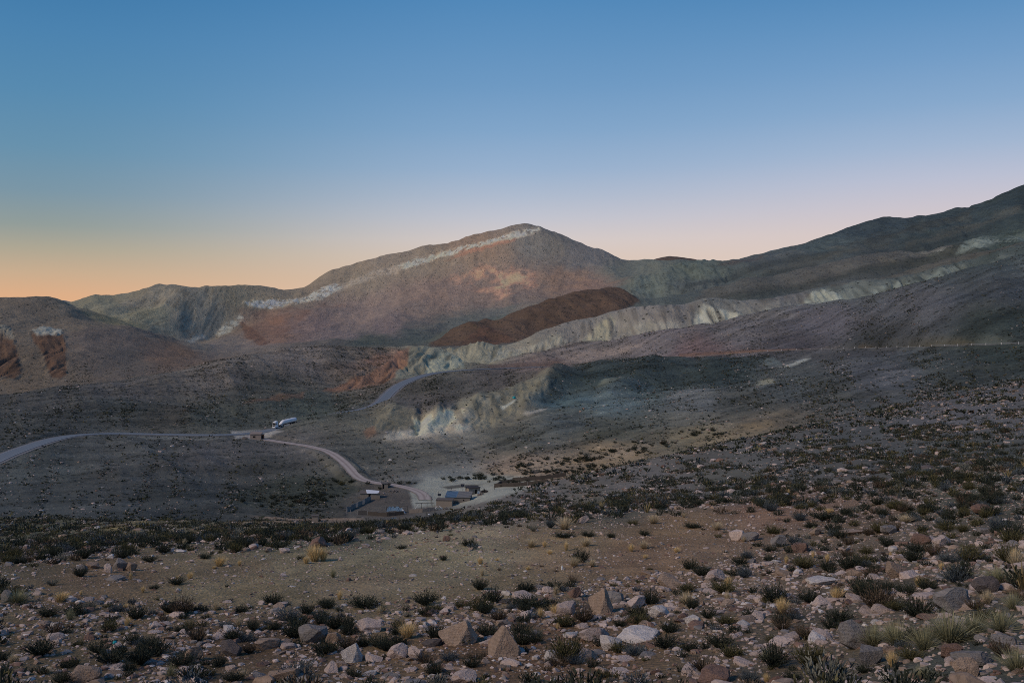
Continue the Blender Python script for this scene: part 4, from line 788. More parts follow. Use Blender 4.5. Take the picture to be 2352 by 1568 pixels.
# shrubs: bearing, base sight, width, height, colour, note
HS = [(975,1394,74,42,'dark green','dark dome-shaped shrub on the front rim of the clearing'),(831,1400,92,48,'dark green','wide dark upright shrub at the clearing rim'),(998,1405,60,24,'olive','low olive shrub in front of the dome-shaped shrub'),
 (1208,1360,56,40,'dark green','tall dark shrub right at the clearing rim'),(1278,1358,72,26,'dark green','broad dark shrub next to a tall one'),(1221,1400,108,36,'dark green','very wide dark shrub over pale rocks'),
 (1118,1464,86,34,'dark green','dark spiky shrub behind the pyramid-shaped boulder'),(871,1492,76,42,'dark green','rounded dark shrub left of the dusty pink boulder'),(798,1452,42,56,'dark green','tall dark shrub beside broad pink rock'),
 (978,1532,80,52,'dry brown','dry brown shrub below the dusty pink boulders'),(1031,1520,56,26,'bluish grey','low bluish grey shrub before the pyramid-shaped boulder'),(1091,1518,70,26,'dry brown','low brown shrub at the foot of the pyramid-shaped boulder'),
 (1465,1419,60,40,'dark green','round dark green shrub beside a whitish rock'),(1295,1442,72,36,'olive','yellowish olive shrub in front of the leaning boulder'),(1465,1509,78,46,'bluish grey','bright bluish grey spiky shrub'),
 (1532,1492,72,46,'dark green','dark green shrub beside the bright bluish grey one'),(1298,1237,56,20,'dark green','broad low shrub in the clearing'),(1352,1234,40,20,'dark green','dark shrub behind a green-footed tuft'),
 (1405,1236,30,18,'dark green','small round shrub at the back of the clearing'),(1482,1231,36,19,'dark green','oval dark shrub below the far rim'),(1455,1206,32,17,'olive','olive shrub on the far rim'),
 (1225,1221,36,24,'pale grey','pale grey feathery shrub at the far rim'),(1265,1213,34,34,'bluish grey','tall grey-blue twiggy bush at the far rim'),(1018,1287,24,17,'dark green','lone small shrub on the bare clearing'),
 (921,1261,30,13,'dark green','flat shrub at the bare clearing\'s far side'),(1145,1427,62,30,'dry brown','brownish twiggy shrub behind the spiky one'),(918,1442,46,30,'dry brown','thin brown shrub with grass stalks'),
 (811,1556,52,26,'dark green','dark shrub at the bottom edge under jagged rocks'),(550,1407,38,30,'dark green','round dark shrub on the clearing\'s near rim'),(577,1450,44,40,'dark green','bushy dark shrub behind low rocks'),
 (744,1391,46,22,'dark green','low dark shrub left of the wide upright one'),(765,1447,62,52,'dark green','dense dark shrub behind the purplish grey boulder'),(110,1347,62,27,'pale grey','grey-green shrub at the left rim of the clearing'),
 (400,1344,50,26,'dark green','bright green leafy bush lying in the clearing'),(350,1354,32,15,'dark green','dark creeping shrub beside the leafy bush'),(447,1404,36,19,'dark green','small dark shrub on the near rim'),
 (347,1412,32,20,'bluish grey','bluish shrub on the near rim'),(100,1420,62,32,'dark green','loose dark shrub by the left rim'),(77,1512,92,52,'dark green','big dark clump near the lower left'),
 (173,1484,42,20,'olive','low olive clump right of the big dark clump'),(217,1504,62,37,'dark green','dark bristly shrub among stones'),(240,1532,100,52,'dark green','very broad dark shrub near the lower left'),
 (310,1532,90,60,'dark green','largest dark shrub left of the ragged tan boulder'),(340,1487,52,27,'dark green','dark shrub above the largest one'),(500,1532,42,37,'dark green','dark shrub in front of the dark brown block'),
 (133,1572,62,42,'dark green','dark shrub cut by the bottom edge at left'),(530,1569,62,32,'dark green','dark shrub near the bottom edge'),(514,1442,46,24,'bluish grey','greyish shrub behind the row of rocks'),
 (337,1292,52,20,'dark green','dark wide shrub behind the arc of rocks'),(467,1284,42,18,'dark green','dark shrub behind the golden tuft'),(410,1452,42,24,'dark green','dark shrub among pale stones'),
 (1594,1214,52,22,'dark green','rounded dark shrub on the reddish rim'),(1668,1365,84,36,'olive','wide olive shrub below the pink block'),(1854,1307,84,36,'olive','wide olive-brown shrub below the bank'),
 (1781,1227,58,34,'olive','olive shrub behind the bank boulders'),(1908,1199,98,30,'dark green','long dark shrub on the slope'),(1995,1272,48,30,'olive','round olive shrub on the slope'),
 (2001,1292,58,20,'dark green','flat dark shrub under the round olive one'),(1868,1387,84,38,'dark green','broad dark shrub in the stony hollow'),(1774,1370,62,32,'bluish grey','greyish shrub in the stony hollow'),
 (1935,1432,82,42,'dark green','large dark shrub above the grey boulders'),(1858,1470,64,44,'dry brown','brown shrub left of the grey boulders'),(1658,1492,78,46,'dark green','spreading dark shrub with upright twigs'),
 (1671,1437,62,30,'olive','low yellow-olive shrub'),(1588,1497,48,37,'dark green','upright dark shrub left of the spreading one'),(1784,1537,94,78,'dark green','tallest dark shrub near the bottom edge'),
 (1621,1547,94,52,'dry brown','brownish shrub above the flat reddish boulder'),(1728,1572,64,44,'bluish grey','greyish shrub cut by the bottom edge'),(2048,1357,58,27,'dark green','dark shrub left of the dark low one'),
 (2088,1367,58,38,'dark green','dark shrub below the banded boulder'),(2185,1294,58,30,'bluish grey','bluish grey shrub on the right slope'),(2068,1404,68,32,'olive','olive shrub left of the long grey slab'),
 (2115,1270,62,34,'dark green','dark shrub under the reddish rock'),(2251,1402,84,42,'dry brown','brown shrub around the long slab\'s end'),(2101,1517,74,47,'olive','yellowish shrub before the pale tussocks'),
 (1581,1362,52,30,'olive','olive shrub behind the orange-tan boulder'),(1948,1180,36,20,'dark green','dark shrub up the slope'),(2320,1290,60,60,'olive','tall olive bush at the right edge')]
# tufts: bearing, base sight, width, height, colour, note
HT = [(722,1289,40,37,'golden','taller of the twin golden tussocks'),(742,1288,24,32,'golden','right half of the twin golden tussocks'),(703,1294,17,19,'golden','small tuft at the foot of the twin tussocks'),(503,1300,30,24,'golden','golden tuft before two small stones'),
 (436,1330,15,19,'golden','slim golden tuft beside the leafy bush'),(137,1382,34,24,'golden','low golden tuft near the left rim'),(328,1360,10,16,'golden','thin golden tuft at the tip of the creeping shrub'),(38,1385,48,32,'pale green','grey-green tussock by the left edge'),
 (287,1396,14,12,'golden','tiny golden tuft on the near rim'),(655,1425,14,14,'golden','small straw tuft among rocks'),(491,1305,10,8,'golden','tiny tuft in front of the golden tuft'),
 (1103,1295,15,18,'golden','lone upright straw tuft on the clearing'),(1142,1288,10,9,'golden','tiny straw tuft on the clearing'),(1213,1308,13,10,'golden','tiny golden tuft near the clearing front'),(1221,1256,28,22,'straw','dark-footed tuft in mid clearing'),
 (1251,1256,12,16,'golden','upright golden tuft beside the dark-footed one'),(1263,1272,15,11,'golden','low golden tuft in the clearing'),(1346,1254,26,22,'straw','dark-footed tuft with pale tips'),(1175,1269,9,9,'straw','tiny dark tuft on the clearing'),
 (1450,1266,16,18,'golden','golden tuft on the reddish soil'),(1480,1260,24,22,'straw','bristly tuft on the reddish soil'),(1320,1300,27,24,'straw','round dark-green footed tuft at the clearing front'),(1360,1301,21,20,'straw','bristly dark tuft beside the round one'),
 (1502,1202,27,22,'straw','dark tuft with white tips on the far rim'),(1298,1216,36,31,'straw','big straw tussock on the far rim'),(1555,1269,16,14,'golden','golden tuft under a shrub'),(1482,1283,13,12,'golden','small golden tuft on bare soil'),
 (1241,1420,16,26,'golden','slender golden tuft among pale rocks'),(1278,1412,34,26,'golden','yellow grass growing through the olive shrub'),(935,1467,42,38,'golden','tall dry grass beside broad pink rock'),(1214,1455,20,18,'golden','dry tuft near the flat pink slab'),
 (1648,1217,24,20,'straw','straw tuft with a dark foot on red soil'),(1905,1179,16,13,'golden','bright golden tuft up the slope'),(1912,1176,8,10,'golden','thin golden tuft up the slope'),(2081,1200,30,20,'straw','pale spreading tuft on the slope'),
 (1798,1410,30,38,'golden','greenish golden tuft behind the olive shrub'),(1923,1378,30,32,'golden','golden tuft above the large dark shrub'),(1978,1362,26,28,'straw','thin pale tuft in the stony hollow'),(1578,1388,32,32,'straw','straw tuft behind the orange-tan boulder'),
 (2212,1268,16,15,'straw','pale tuft on the right slope'),(2010,1482,58,54,'pale green','leftmost of the big pale green tussocks'),(2064,1482,62,60,'pale green','second of the big pale green tussocks'),(2128,1492,58,62,'pale green','third of the big pale green tussocks'),
 (2185,1478,82,80,'pale green','tallest big pale green tussock'),(2240,1455,60,50,'pale green','arching tussock behind the tallest one'),(2295,1338,62,40,'pale green','pale tussock above the dark boulder'),(2305,1450,64,54,'pale green','drooping tussock at the right edge'),
 (2050,1530,26,38,'golden','yellow tuft below the big tussocks'),(1761,1566,16,24,'golden','yellow tuft near the bottom edge'),(2270,1385,26,34,'straw','tuft growing over the long slab\'s end'),(2330,1400,36,46,'pale green','tussock at the right edge behind the drooping one'),
 (2335,1300,30,44,'straw','straw tuft at the right edge'),(2120,1560,40,36,'pale green','grass tuft by the corner stone pile'),(2340,1540,60,60,'pale green','dark-footed grass at the lower right corner'),(105,1545,22,18,'straw','pale tuft at the lower left'),(28,1520,20,22,'straw','tuft near the left edge'),(556,1560,18,30,'straw','grass stalks beside the dark shrub')]
fe = lambda px: np.interp(px, [-900,0,300,800,1000,1176,1400,1500,1700,1900,2100,2352,3200], [1335,1342,1378,1390,1372,1352,1330,1312,1285,1262,1240,1215,1100])
be = lambda px: np.interp(px, [-900,0,150,300,720,1000,1176,1290,1500,1700,2100,2352,3200], [1310,1305,1298,1285,1258,1222,1205,1196,1180,1160,1112,1087,950])
def sight(X, Y, Z): return CX+X/Y*F, CY-Z/Y*F
def sample(n, y0, y1, x0=-260, x1=2620):
    Y = np.sqrt(RNG.random(n)*(y1**2-y0**2)+y0**2); px = x0+RNG.random(n)*(x1-x0); X = (px-CX)/F*Y
    return X, Y, ground(X, Y)
def rockiness(px, py):
    a = sstep(-14, 14, py-fe(px)); b = sstep(1560, 1900, px)*sstep(-6, 8, py-be(px))*.55
    clear = (1-a)*sstep(-6, 10, py-be(px)); back = 1-sstep(-10, 6, py-be(px))
    return np.maximum.reduce([a, b, clear*.07, back*.42]), a, clear, back
rng = RNG
SHAPES3 = [rock_shape(100+i, 4, .04, 14, .25) for i in range(7)]+[rock_shape(200+i, 4, .04, 12, .6) for i in range(5)]
SHAPES2 = [rock_shape(300+i, 3, .04, 11, .35) for i in range(10)]; SHAPES1 = [rock_shape(400+i, 2, .02, 7, .5) for i in range(8)]; SHAPES0 = [rock_shape(500+i, 1, .0, 4, .3) for i in range(6)]
rock_me = [np_mesh('rock', v, f, M['rock tan']) for v, f in SHAPES3]; wedge_me = np_mesh('rock', *wedge_shape(9), M['rock tan'])
shrub_sh = [shrub_shape(20+i, 170, 11, .072, .014, 1.1+.12*(i % 3), .35) for i in range(6)]+[shrub_shape(26+i, 230, 7, .055, .016, 1.4, .08) for i in range(2)]+[shrub_shape(28+i, 120, 4, .07, .010, 1.0, .45) for i in range(2)]
def kind_of_shrub(c): return int(rng.choice([8, 9, 3]) if c in ('dry brown', 'pale grey') else rng.choice([6, 7, 0, 4]) if c in ('olive', 'bluish grey') else rng.choice([0, 1, 2, 3, 4, 5, 6]))
shrub_me = [np_mesh('shrub', v, f, M['leaf dark green']) for v, f in shrub_sh]
def tuft_me(k, seed, n, wid, droop, spread):
    v, f, c = tuft_shape(seed, n, wid, droop, spread); a, b = GRASSC[k]; t = sstep(.0, .55, c)[:,None]
    return np_mesh('grass_tuft', v, f, M['grass '+k], False, {'tint': np.array(a)*(1-t)+np.array(b)*t})
tufts_me = {'golden': [tuft_me('golden', 60+i, 440, .017, .35, .62) for i in range(3)], 'straw': [tuft_me('straw', 70+i, 380, .016, .4, .85) for i in range(3)], 'pale green': [tuft_me('pale green', 80+i, 520, .013, .6, 1.0) for i in range(4)]}
things = {'rock': [], 'shrub': [], 'tuft': []}     # rows: loc, size xyz, rz, tilt, colour, mesh, note, px, py
def place(px, py): return cast(px, min(py, 1700))
for px, py, w_, h_, c, sh, note in HR:
    p = place(px, py); s = p.y/F; me = wedge_me if sh == 'W' else rock_me[rng.integers(7) if sh != 'S' else 7+rng.integers(5)]
    hz = h_*s*1.0; wz = w_*s
    if sh == 'W': hz *= .92
    things['rock'].append([p+Vector((0, wz*.3, hz*.36)), (wz*1.06, wz*(.75 if sh != 'U' else .8), hz*1.2), 0 if sh == 'W' else rng.uniform(-.5, .5)+(math.pi if rng.random() < .5 else 0), rng.uniform(-.25, .25) if sh != 'W' else 0, c, me, note, px, py])
for px, py, w_, h_, c, note in HS:
    p = place(px, py); s = p.y/F; k = kind_of_shrub(c)
    things['shrub'].append([p+Vector((0, w_*s*.35, -.02)), (w_*s*1.0, w_*s*.8, h_*s*1.15), rng.uniform(0, 6.28), 0, c, shrub_me[k], note, px, py])
for px, py, w_, h_, c, note in HT:
    p = place(px, py); s = p.y/F; k = int(rng.integers(3))
    things['tuft'].append([p+Vector((0, w_*s*.15, -.03)), (w_*s*1.0, w_*s*1.0, h_*s*1.15), rng.uniform(0, 6.28), 0, c, tufts_me[c][k], note, px, py])
hand = {k: np.array([(r[7], r[8]-18) for r in v]) for k, v in things.items()}
allhand = np.concatenate(list(hand.values()))
# scattered ones in view
def colourpick(n, table, p): return np.array(list(table))[rng.choice(len(table), n, p=p)]
X, Y, Z = sample(52000, 9, 62); px, py = sight(X, Y, Z); rk, za, zc, zb = rockiness(px, py)
clump = sstep(-.35, .35, fbm(X/2.2, Y/2.6, 55, 3)); keep = rng.random(len(X)) < rk*(.55+.7*clump); X, Y, Z, px, py, za, zc = [a[keep] for a in (X, Y, Z, px, py, za, zc)]
size = np.clip(.072*rng.random(len(X))**-.47, .07, .42)*np.where(zc > .5, .6, 1)
dist = np.min(np.hypot(px[:,None]-allhand[None,:,0], (py[:,None]-allhand[None,:,1])*1.6), 1)
keep = dist > 14+size*F/Y*.35; X, Y, Z, px, py, size = [a[keep] for a in (X, Y, Z, px, py, size)]
rc = colourpick(len(X), ROCKC, [.42, .26, .08, .14, .07, .03])
RK = dict(X=X, Y=Y, Z=Z, px=px, py=py, size=size, c=rc)
X, Y, Z = sample(8500, 9, 62); px, py = sight(X, Y, Z); rk, za, zc, zb = rockiness(px, py)
cl = sstep(-.4, .5, fbm(X/3.5+7, Y/4, 57, 3)); dens = za*(.2+.9*cl)*.72+zc*.015+zb*.55+sstep(1600, 2000, px)*(1-za)*(1-zb)*.55
keep = rng.random(len(X)) < dens; X, Y, Z, px, py, zb = [a[keep] for a in (X, Y, Z, px, py, zb)]
size = .16+.62*rng.random(len(X))**2.2; hs = np.concatenate([hand['shrub'], hand['rock'][:16]])
dist = np.min(np.hypot(px[:,None]-hs[None,:,0], (py[:,None]-hs[None,:,1])*1.6), 1); keep = dist > 12+size*F/Y*.42
X, Y, Z, px, py, size = [a[keep] for a in (X, Y, Z, px, py, size)]
SH = dict(X=X, Y=Y, Z=Z, px=px, py=py, size=size, c=colourpick(len(X), LEAFC, [.55, .19, .11, .12, .03]))
X, Y, Z = sample(520, 10, 58); px, py = sight(X, Y, Z); rk, za, zc, zb = rockiness(px, py)
keep = rng.random(len(X)) < za*.32+zc*.10+zb*.25; X, Y, Z, px, py = [a[keep] for a in (X, Y, Z, px, py)]
TF = dict(X=X, Y=Y, Z=Z, px=px, py=py, size=.14+.2*rng.random(len(X)), c=colourpick(len(X), GRASSC, [.45, .2, .35]))
def take(S, kind, most):
    inview = (S['px'] > 4) & (S['px'] < 2348) & (S['py'] > 0) & (S['py'] < 1562)
    score = np.where(inview, S['size']/S['Y'], 0); n = most-len(things[kind]); o = np.argsort(-score)[:n]; o = o[score[o] > 0]
    sel = np.zeros(len(score), bool); sel[o] = True; return o, sel
SZW = lambda s, a, b: 'small' if s < a else ('big' if s > b else 'middling')
o, selR = take(RK, 'rock', 300)
for i in o:
    s = RK['size'][i]; k = int(rng.integers(12)); fl = rng.uniform(.35, .75) if k < 7 else rng.uniform(.2, .42)
    things['rock'].append([Vector((RK['X'][i], RK['Y'][i], RK['Z'][i]+s*fl*.04)), (s, s*rng.uniform(.6, .95), s*fl), rng.uniform(0, 6.28), rng.uniform(-.35, .35), RK['c'][i], rock_me[k], None, RK['px'][i], RK['py'][i]])
o, selS = take(SH, 'shrub', 300)
for i in o:
    s = SH['size'][i]; k = kind_of_shrub(SH['c'][i])
    things['shrub'].append([Vector((SH['X'][i], SH['Y'][i], SH['Z'][i]-.02)), (s, s, s*rng.uniform(.75, 1.15)), rng.uniform(0, 6.28), 0, SH['c'][i], shrub_me[k], None, SH['px'][i], SH['py'][i]])
o, selT = take(TF, 'tuft', 150)
for i in o:
    s = TF['size'][i]; c = TF['c'][i]
    things['tuft'].append([Vector((TF['X'][i], TF['Y'][i], TF['Z'][i]-.02)), (s*.55, s*.55, s*rng.uniform(.9, 1.3)), rng.uniform(0, 6.28), 0, c, tufts_me[c][int(rng.integers(3))], None, TF['px'][i], TF['py'][i]])
LM = [(1160,1480,'the pyramid-shaped boulder'),(1382,1385,'the leaning pointed boulder'),(2064,1310,'the banded upright boulder'),(2200,1380,'the long grey slab'),(1970,1460,'the big rounded grey boulder'),(1646,1560,'the flat reddish boulder'),(2220,1530,'the corner stone pile'),
 (1542,1340,'the orange-tan boulder'),(1646,1325,'the rectangular pink block'),(1465,1490,'the bluish grey shrub'),(930,1500,'the dusty pink boulders'),(712,1460,'the purplish grey boulder'),(440,1505,'the ragged tan boulder'),(270,1300,'the arc of rocks'),(725,1280,'the twin golden tussocks'),
 (400,1335,'the leafy bush in the clearing'),(77,1490,'the big dark clump at lower left'),(975,1380,'the dome-shaped shrub'),(1298,1210,'the big straw tussock'),(1697,1235,'the earth bank boulders'),(1908,1190,'the long dark shrub on the slope'),(2150,1460,'the big pale tussocks'),(1784,1510,'the tallest dark shrub'),
 (2260,1175,'the hollow brown rock upslope'),(40,1380,'the grey-green tussock at the edge'),(190,1560,'the cracked tan boulder'),(650,1560,'the wide tan rock at the bottom'),(1030,1270,'the lone shrub on the clearing')]
ORD = ['nearest', 'second nearest', 'third nearest', 'fourth nearest', 'fifth nearest', 'sixth nearest', 'seventh nearest', 'eighth nearest', 'ninth nearest', 'tenth nearest', 'eleventh nearest', 'twelfth nearest', 'thirteenth nearest', 'fourteenth nearest', 'fifteenth nearest']
def put(kind, name, cat, group, word, matkey, sizes):
    used = {}; rows = []
    for r in things[kind]:
        if r[6]: rows.append((0, r, r[6])); continue
        d = [((r[7]-l[0])**2+((r[8]-l[1])*1.6)**2, l) for l in LM]; dd, l = min(d, key=lambda t: t[0]); dx, dy = r[7]-l[0], (r[8]-l[1])*1.6
        where = ('right of' if dx > 0 else 'left of') if abs(dx) > 2*abs(dy) else ('in front of' if dy > 0 else 'behind') if abs(dy) > 2*abs(dx) else ('before and ' if dy > 0 else 'behind and ')+('right of' if dx > 0 else 'left of')
        flat_ = r[1][2] < .4*r[1][0] and kind == 'rock'
        lab = f"{SZW(max(r[1]), *sizes)} {r[4]} {'slab' if flat_ else word}"; rows.append((dd, r, (lab, where, l[2])))
    rows.sort(key=lambda t: t[0])
    for dd, r, lab in rows:
        if isinstance(lab, tuple):
            n = used.get(lab, 0); used[lab] = n+1; lab = f"{lab[0]} {ORD[min(n, 14)]+' '}{lab[1]} {lab[2]}"
        ws_ = lab.split()
        if len(ws_) < 4: lab += ' on the slope'
        if len(lab.split()) > 16: lab = lab.replace('before and ', 'before ').replace('behind and ', 'behind ').replace(' in the clearing', '').replace(' at the bottom', '').replace(' on the slope', '')
        o_ = link(name, r[5]); o_.location = r[0]; o_.scale = r[1]; o_.rotation_euler = (r[3], r[3]*.6, r[2])
        if matkey:
            o_.material_slots[0].link = 'OBJECT'; o_.material_slots[0].material = M[matkey+r[4]]
        tag(o_, lab, cat, group)
put('rock', 'rock', 'rock', 'rocks strewn over the near slope', 'rock', 'rock ', (.2, .42))
put('shrub', 'shrub', 'shrub', 'low shrubs on the near slope', 'shrub', 'leaf ', (.4, .72))
put('tuft', 'grass_tuft', 'grass tuft', 'tufts of dry grass on the near slope', 'grass tuft', None, (.2, .4))

# ------------------------------------------------------------------ the uncountable rest: stones, scrub and wisps of grass out to the road
def road_gap(X, Y, c, r):
    ok = np.ones(len(X), bool); box = (X > c[:,0].min()-r) & (X < c[:,0].max()+r) & (Y > c[:,1].min()-r) & (Y < c[:,1].max()+r); ii = np.where(box)[0]
    for s in range(0, len(ii), 4000):
        j = ii[s:s+4000]; d2 = (X[j][:,None]-c[None,:,0])**2+(Y[j][:,None]-c[None,:,1])**2; ok[j] = d2.min(1) > r*r
    return ok
def far_sample(n, y0, y1, field, gain):
    X, Y, Z = sample(n, y0, y1, -200, 2550); d = lookup(field, X, Y)*(1-lookup(flat, X, Y)*.97); nb = .12+1.2*sstep(-.22, .38, .5*pn(X/(Y*.012+1.5)+.4*Y/(Y*.02+2), Y/(Y*.06+4), 64)+ fbm(X/(Y*.03+2), Y/(Y*.05+3), 63, 3))
    k = (rng.random(n) < d*nb*gain) & road_gap(X, Y, road_c, 7) & road_gap(X, Y, track_c, 4.2)
    vis_ = ((CX+X/Y*F) > -180); return X[k], Y[k], Z[k], (lookup(ALB[...,0], X, Y)/EF[0])[k]
rows = []
rcol = np.array([ROCKC[k] for k in ROCKC])
Vs, Ts, Cs = [], [], []; off = 0
def addm(m3):
    global off
    Vs.append(m3[0]); Ts.append(m3[1]+off); Cs.append(m3[2]); off += len(m3[0])
def flush():
    global Vs, Ts, Cs, off
    r = np.concatenate(Vs), np.concatenate(Ts), np.concatenate(Cs); Vs, Ts, Cs = [], [], []; off = 0; return r
def stones(shapes, X, Y, Z, size, tint, sink=.06):
    n = len(X); fl = rng.uniform(.28, .75, n); sc = np.stack([size, size*rng.uniform(.6, .95, n), size*fl], 1)
    addm(merge(shapes, rng.integers(len(shapes), size=n), np.stack([X, Y, Z+size*fl*sink], 1), rng.random(n)*6.28, sc, tint, rng.uniform(-.35, .35, n)))
def rt(n, p=(.42, .26, .08, .14, .07, .03)): return rcol[rng.choice(6, n, p=p)]*rng.uniform(.75, 1.2, (n, 1))
q = ~selR; stones(SHAPES2, RK['X'][q], RK['Y'][q], RK['Z'][q], RK['size'][q], np.array([ROCKC[c] for c in RK['c'][q]])*rng.uniform(.8, 1.15, (q.sum(), 1)))
X, Y, Z = sample(120000, 9, 58); px, py = sight(X, Y, Z); rk, za, zc, zb = rockiness(px, py)
k = rng.random(len(X)) < np.maximum(rk, zc*.45)*(.3+.8*sstep(-.3, .4, fbm(X/1.6, Y/2, 59, 3))); X, Y, Z = X[k], Y[k], Z[k]
stones(SHAPES0 if False else SHAPES1[:4]+SHAPES0[:4], X, Y, Z, np.clip(.028*rng.random(len(X))**-.5, .025, .16), rt(len(X)))
X, Y, Z, a = far_sample(70000, 52, 170, STO, .55); stones(SHAPES0, X, Y, Z, np.clip(.13*rng.random(len(X))**-.42, .12, .9), rt(len(X)))
X, Y, Z, a = far_sample(110000, 170, 440, STO, .5); stones(SHAPES0, X, Y, Z, np.clip(.26*rng.random(len(X))**-.38, .25, 1.5), rt(len(X)))
X, Y, Z, a = far_sample(120000, 440, 1150, STO, .42); stones(SHAPES0, X, Y, Z, np.clip(.38*rng.random(len(X))**-.36, .4, 2.2), rt(len(X), (.38, .16, .24, .06, .14, .02)))
v, f, c = flush(); tag(link('loose_stones', np_mesh('loose_stones', v, f, M['stones'], False, {'tint': c})), 'stones and rubble scattered thickly over the slopes', kind='stuff')
lcol = np.array([LEAFC[k] for k in LEAFC])
def bushes(shapes, X, Y, Z, size, hgt, tint):
    n = len(X); sc = np.stack([size, size, size*hgt], 1)
    addm(merge(shapes, rng.integers(len(shapes), size=n), np.stack([X, Y, Z-.02], 1), rng.random(n)*6.28, sc, tint))
def lt(n, p=(.55, .19, .11, .12, .03)): return lcol[rng.choice(5, n, p=p)]*rng.uniform(.75, 1.25, (n, 1))
LOD1 = [shrub_shape(30+i, 60, 5, .13, .042, 1.2, .3, False) for i in range(5)]; LOD2 = [shrub_shape(40+i, 40, 4, .13, .042, 1.25, .25, False) for i in range(5)]
LOD3 = [shrub_shape(45+i, 22, 2, .22, .10, 1.3, .2, False) for i in range(5)]; LOD4 = [shrub_shape(50+i, 6, 1, .50, .38, 1.3, .2, False) for i in range(5)]
q = ~selS; bushes(LOD1, SH['X'][q], SH['Y'][q], SH['Z'][q], SH['size'][q], rng.uniform(.75, 1.1, q.sum()), np.array([LEAFC[c] for c in SH['c'][q]]))
X, Y, Z, a = far_sample(17000, 46, 95, SHR, .52); bushes(LOD2, X, Y, Z, .28+.6*rng.random(len(X))**1.8, rng.uniform(.7, 1.1, len(X)), lt(len(X)))
X, Y, Z, a = far_sample(36000, 95, 180, SHR, .6); bushes(LOD3, X, Y, Z, .3+.75*rng.random(len(X))**1.8, rng.uniform(.7, 1.0, len(X)), lt(len(X)))
X, Y, Z, a = far_sample(70000, 180, 440, SHR, .5); bushes(LOD4, X, Y, Z, .45+1.0*rng.random(len(X))**2, rng.uniform(.65, .95, len(X)), lt(len(X), (.72, .12, .08, .07, .01)))
X, Y, Z, a = far_sample(170000, 440, 1150, SHR, .62); bushes(LOD4, X, Y, Z, .6+1.1*rng.random(len(X))**2, rng.uniform(.6, .9, len(X)), lt(len(X), (.72, .12, .09, .06, .01)))
# taller thickets of the sandy wash
W = []
for (px0, py0, n, sx, sy) in ((1110,1098,26,60,7),(1200,1072,16,45,9),(1235,1085,16,40,7),(1300,1060,18,50,8),(1350,1050,18,40,8),(1370,1075,14,40,5),(1430,1035,16,60,9),(960,1112,5,40,3),(1055,1103,8,30,4),(1210,1098,5,14,4),(1290,1085,9,30,4),(1500,1020,14,60,8),(1600,995,14,60,8),(640,1150,26,70,12),(720,1140,22,60,10),(770,1110,14,30,8)):
    for _ in range(n):
        c_ = cast(px0+rng.normal()*sx*.6, py0+rng.normal()*sy*.6, 300)
        if c_ is not None and c_.y < 470: W.append(c_)
W = np.array([w_[:] for w_ in W]); bushes(LOD1, W[:,0], W[:,1], W[:,2], rng.uniform(1.3, 3.2, len(W)), rng.uniform(.7, .95, len(W)), lt(len(W), (.9, .04, .03, .02, .01))*.85)
# dark heaps and bushes of the farmyard
for (px0, y0, w_, h_) in ((1172,385,3.2,1.8),(1180,384,2.6,2.4),(1190,386,2.8,1.4),(1152,382,2,1.0),(873,404,2.0,1.5),(892,408,2.2,1.7),(845,412,2.6,1.8)):
    z_ = ground(np.array([(px0-CX)/F*y0]), np.array([float(y0)]))[0]; bushes(LOD1, np.array([(px0-CX)/F*y0]), np.array([float(y0)]), np.array([z_]), np.array([w_]), np.array([h_/w_*1.3]), lt(1, (1, 0, 0, 0, 0))*.8)
v, f, c = flush(); tag(link('scrub', np_mesh('scrub', v, f, M['scrub'], False, {'tint': c})), 'dark low scrub scattered over the slopes and wash', kind='stuff')
ts_ = [tuft_shape(90+i, 26, .09, .4, .8)[:2] for i in range(4)]
X, Y, Z, a = far_sample(2600, 46, 230, SHR, .55); n = len(X); q = rng.random(n) < sstep(-.1, .5, fbm(X/14, Y/18, 66, 3)); X, Y, Z = X[q], Y[q], Z[q]; n = len(X)
X = np.r_[X, TF['X'][~selT]]; Y = np.r_[Y, TF['Y'][~selT]]; Z = np.r_[Z, TF['Z'][~selT]]; n = len(X)
s = .25+.35*rng.random(n); addm(merge(ts_, rng.integers(4, size=n), np.stack([X, Y, Z], 1), rng.random(n)*6, np.stack([s*.7, s*.7, s], 1), np.tile([.36, .28, .14], (n, 1))*rng.uniform(.6, 1.1, (n, 1))))
v, f, c = flush(); tag(link('dry_grass', np_mesh('dry_grass', v, f, M['scrub'], False, {'tint': c})), 'thin wisps of dry yellow grass among the scrub', kind='stuff')
print('plants and stones placed')
# ------------------------------------------------------------------ roads
def strip(name, c, offs, dz, label, mat, cols_=None, skirt=.8, jit=0):
    t = np.gradient(c[:,:2], axis=0); t /= np.linalg.norm(t, axis=1)[:,None]; nrm = np.stack([t[:,1], -t[:,0]], 1)
    o = [offs[0]]+list(offs)+[offs[-1]]; n, k = len(c), len(o); V_ = np.zeros((n, k, 3)); A = np.ones((n, k, 3))
    for j, of in enumerate(o):
        w_ = of+(jit*fbm(np.arange(n)*.13, np.full(n, j*3.7), 81, 3) if jit and j in (0, 1, k-2, k-1) else 0)
        V_[:,j,:2] = c[:,:2]+nrm*(w_[:,None] if np.ndim(w_) else w_); V_[:,j,2] = c[:,2]+dz-(skirt if j in (0, k-1) else 0)
        if cols_: A[:,j] = cols_[min(max(j-1, 0), len(offs)-1)]
    i = np.arange(n*k).reshape(n, k); q = np.stack([i[:-1,:-1], i[:-1,1:], i[1:,1:], i[1:,:-1]], -1).reshape(-1, 4)
    return tag(link(name, np_mesh(name, V_.reshape(-1, 3), q, mat, False, {'tint': A.reshape(-1, 3)})), label, kind='structure')
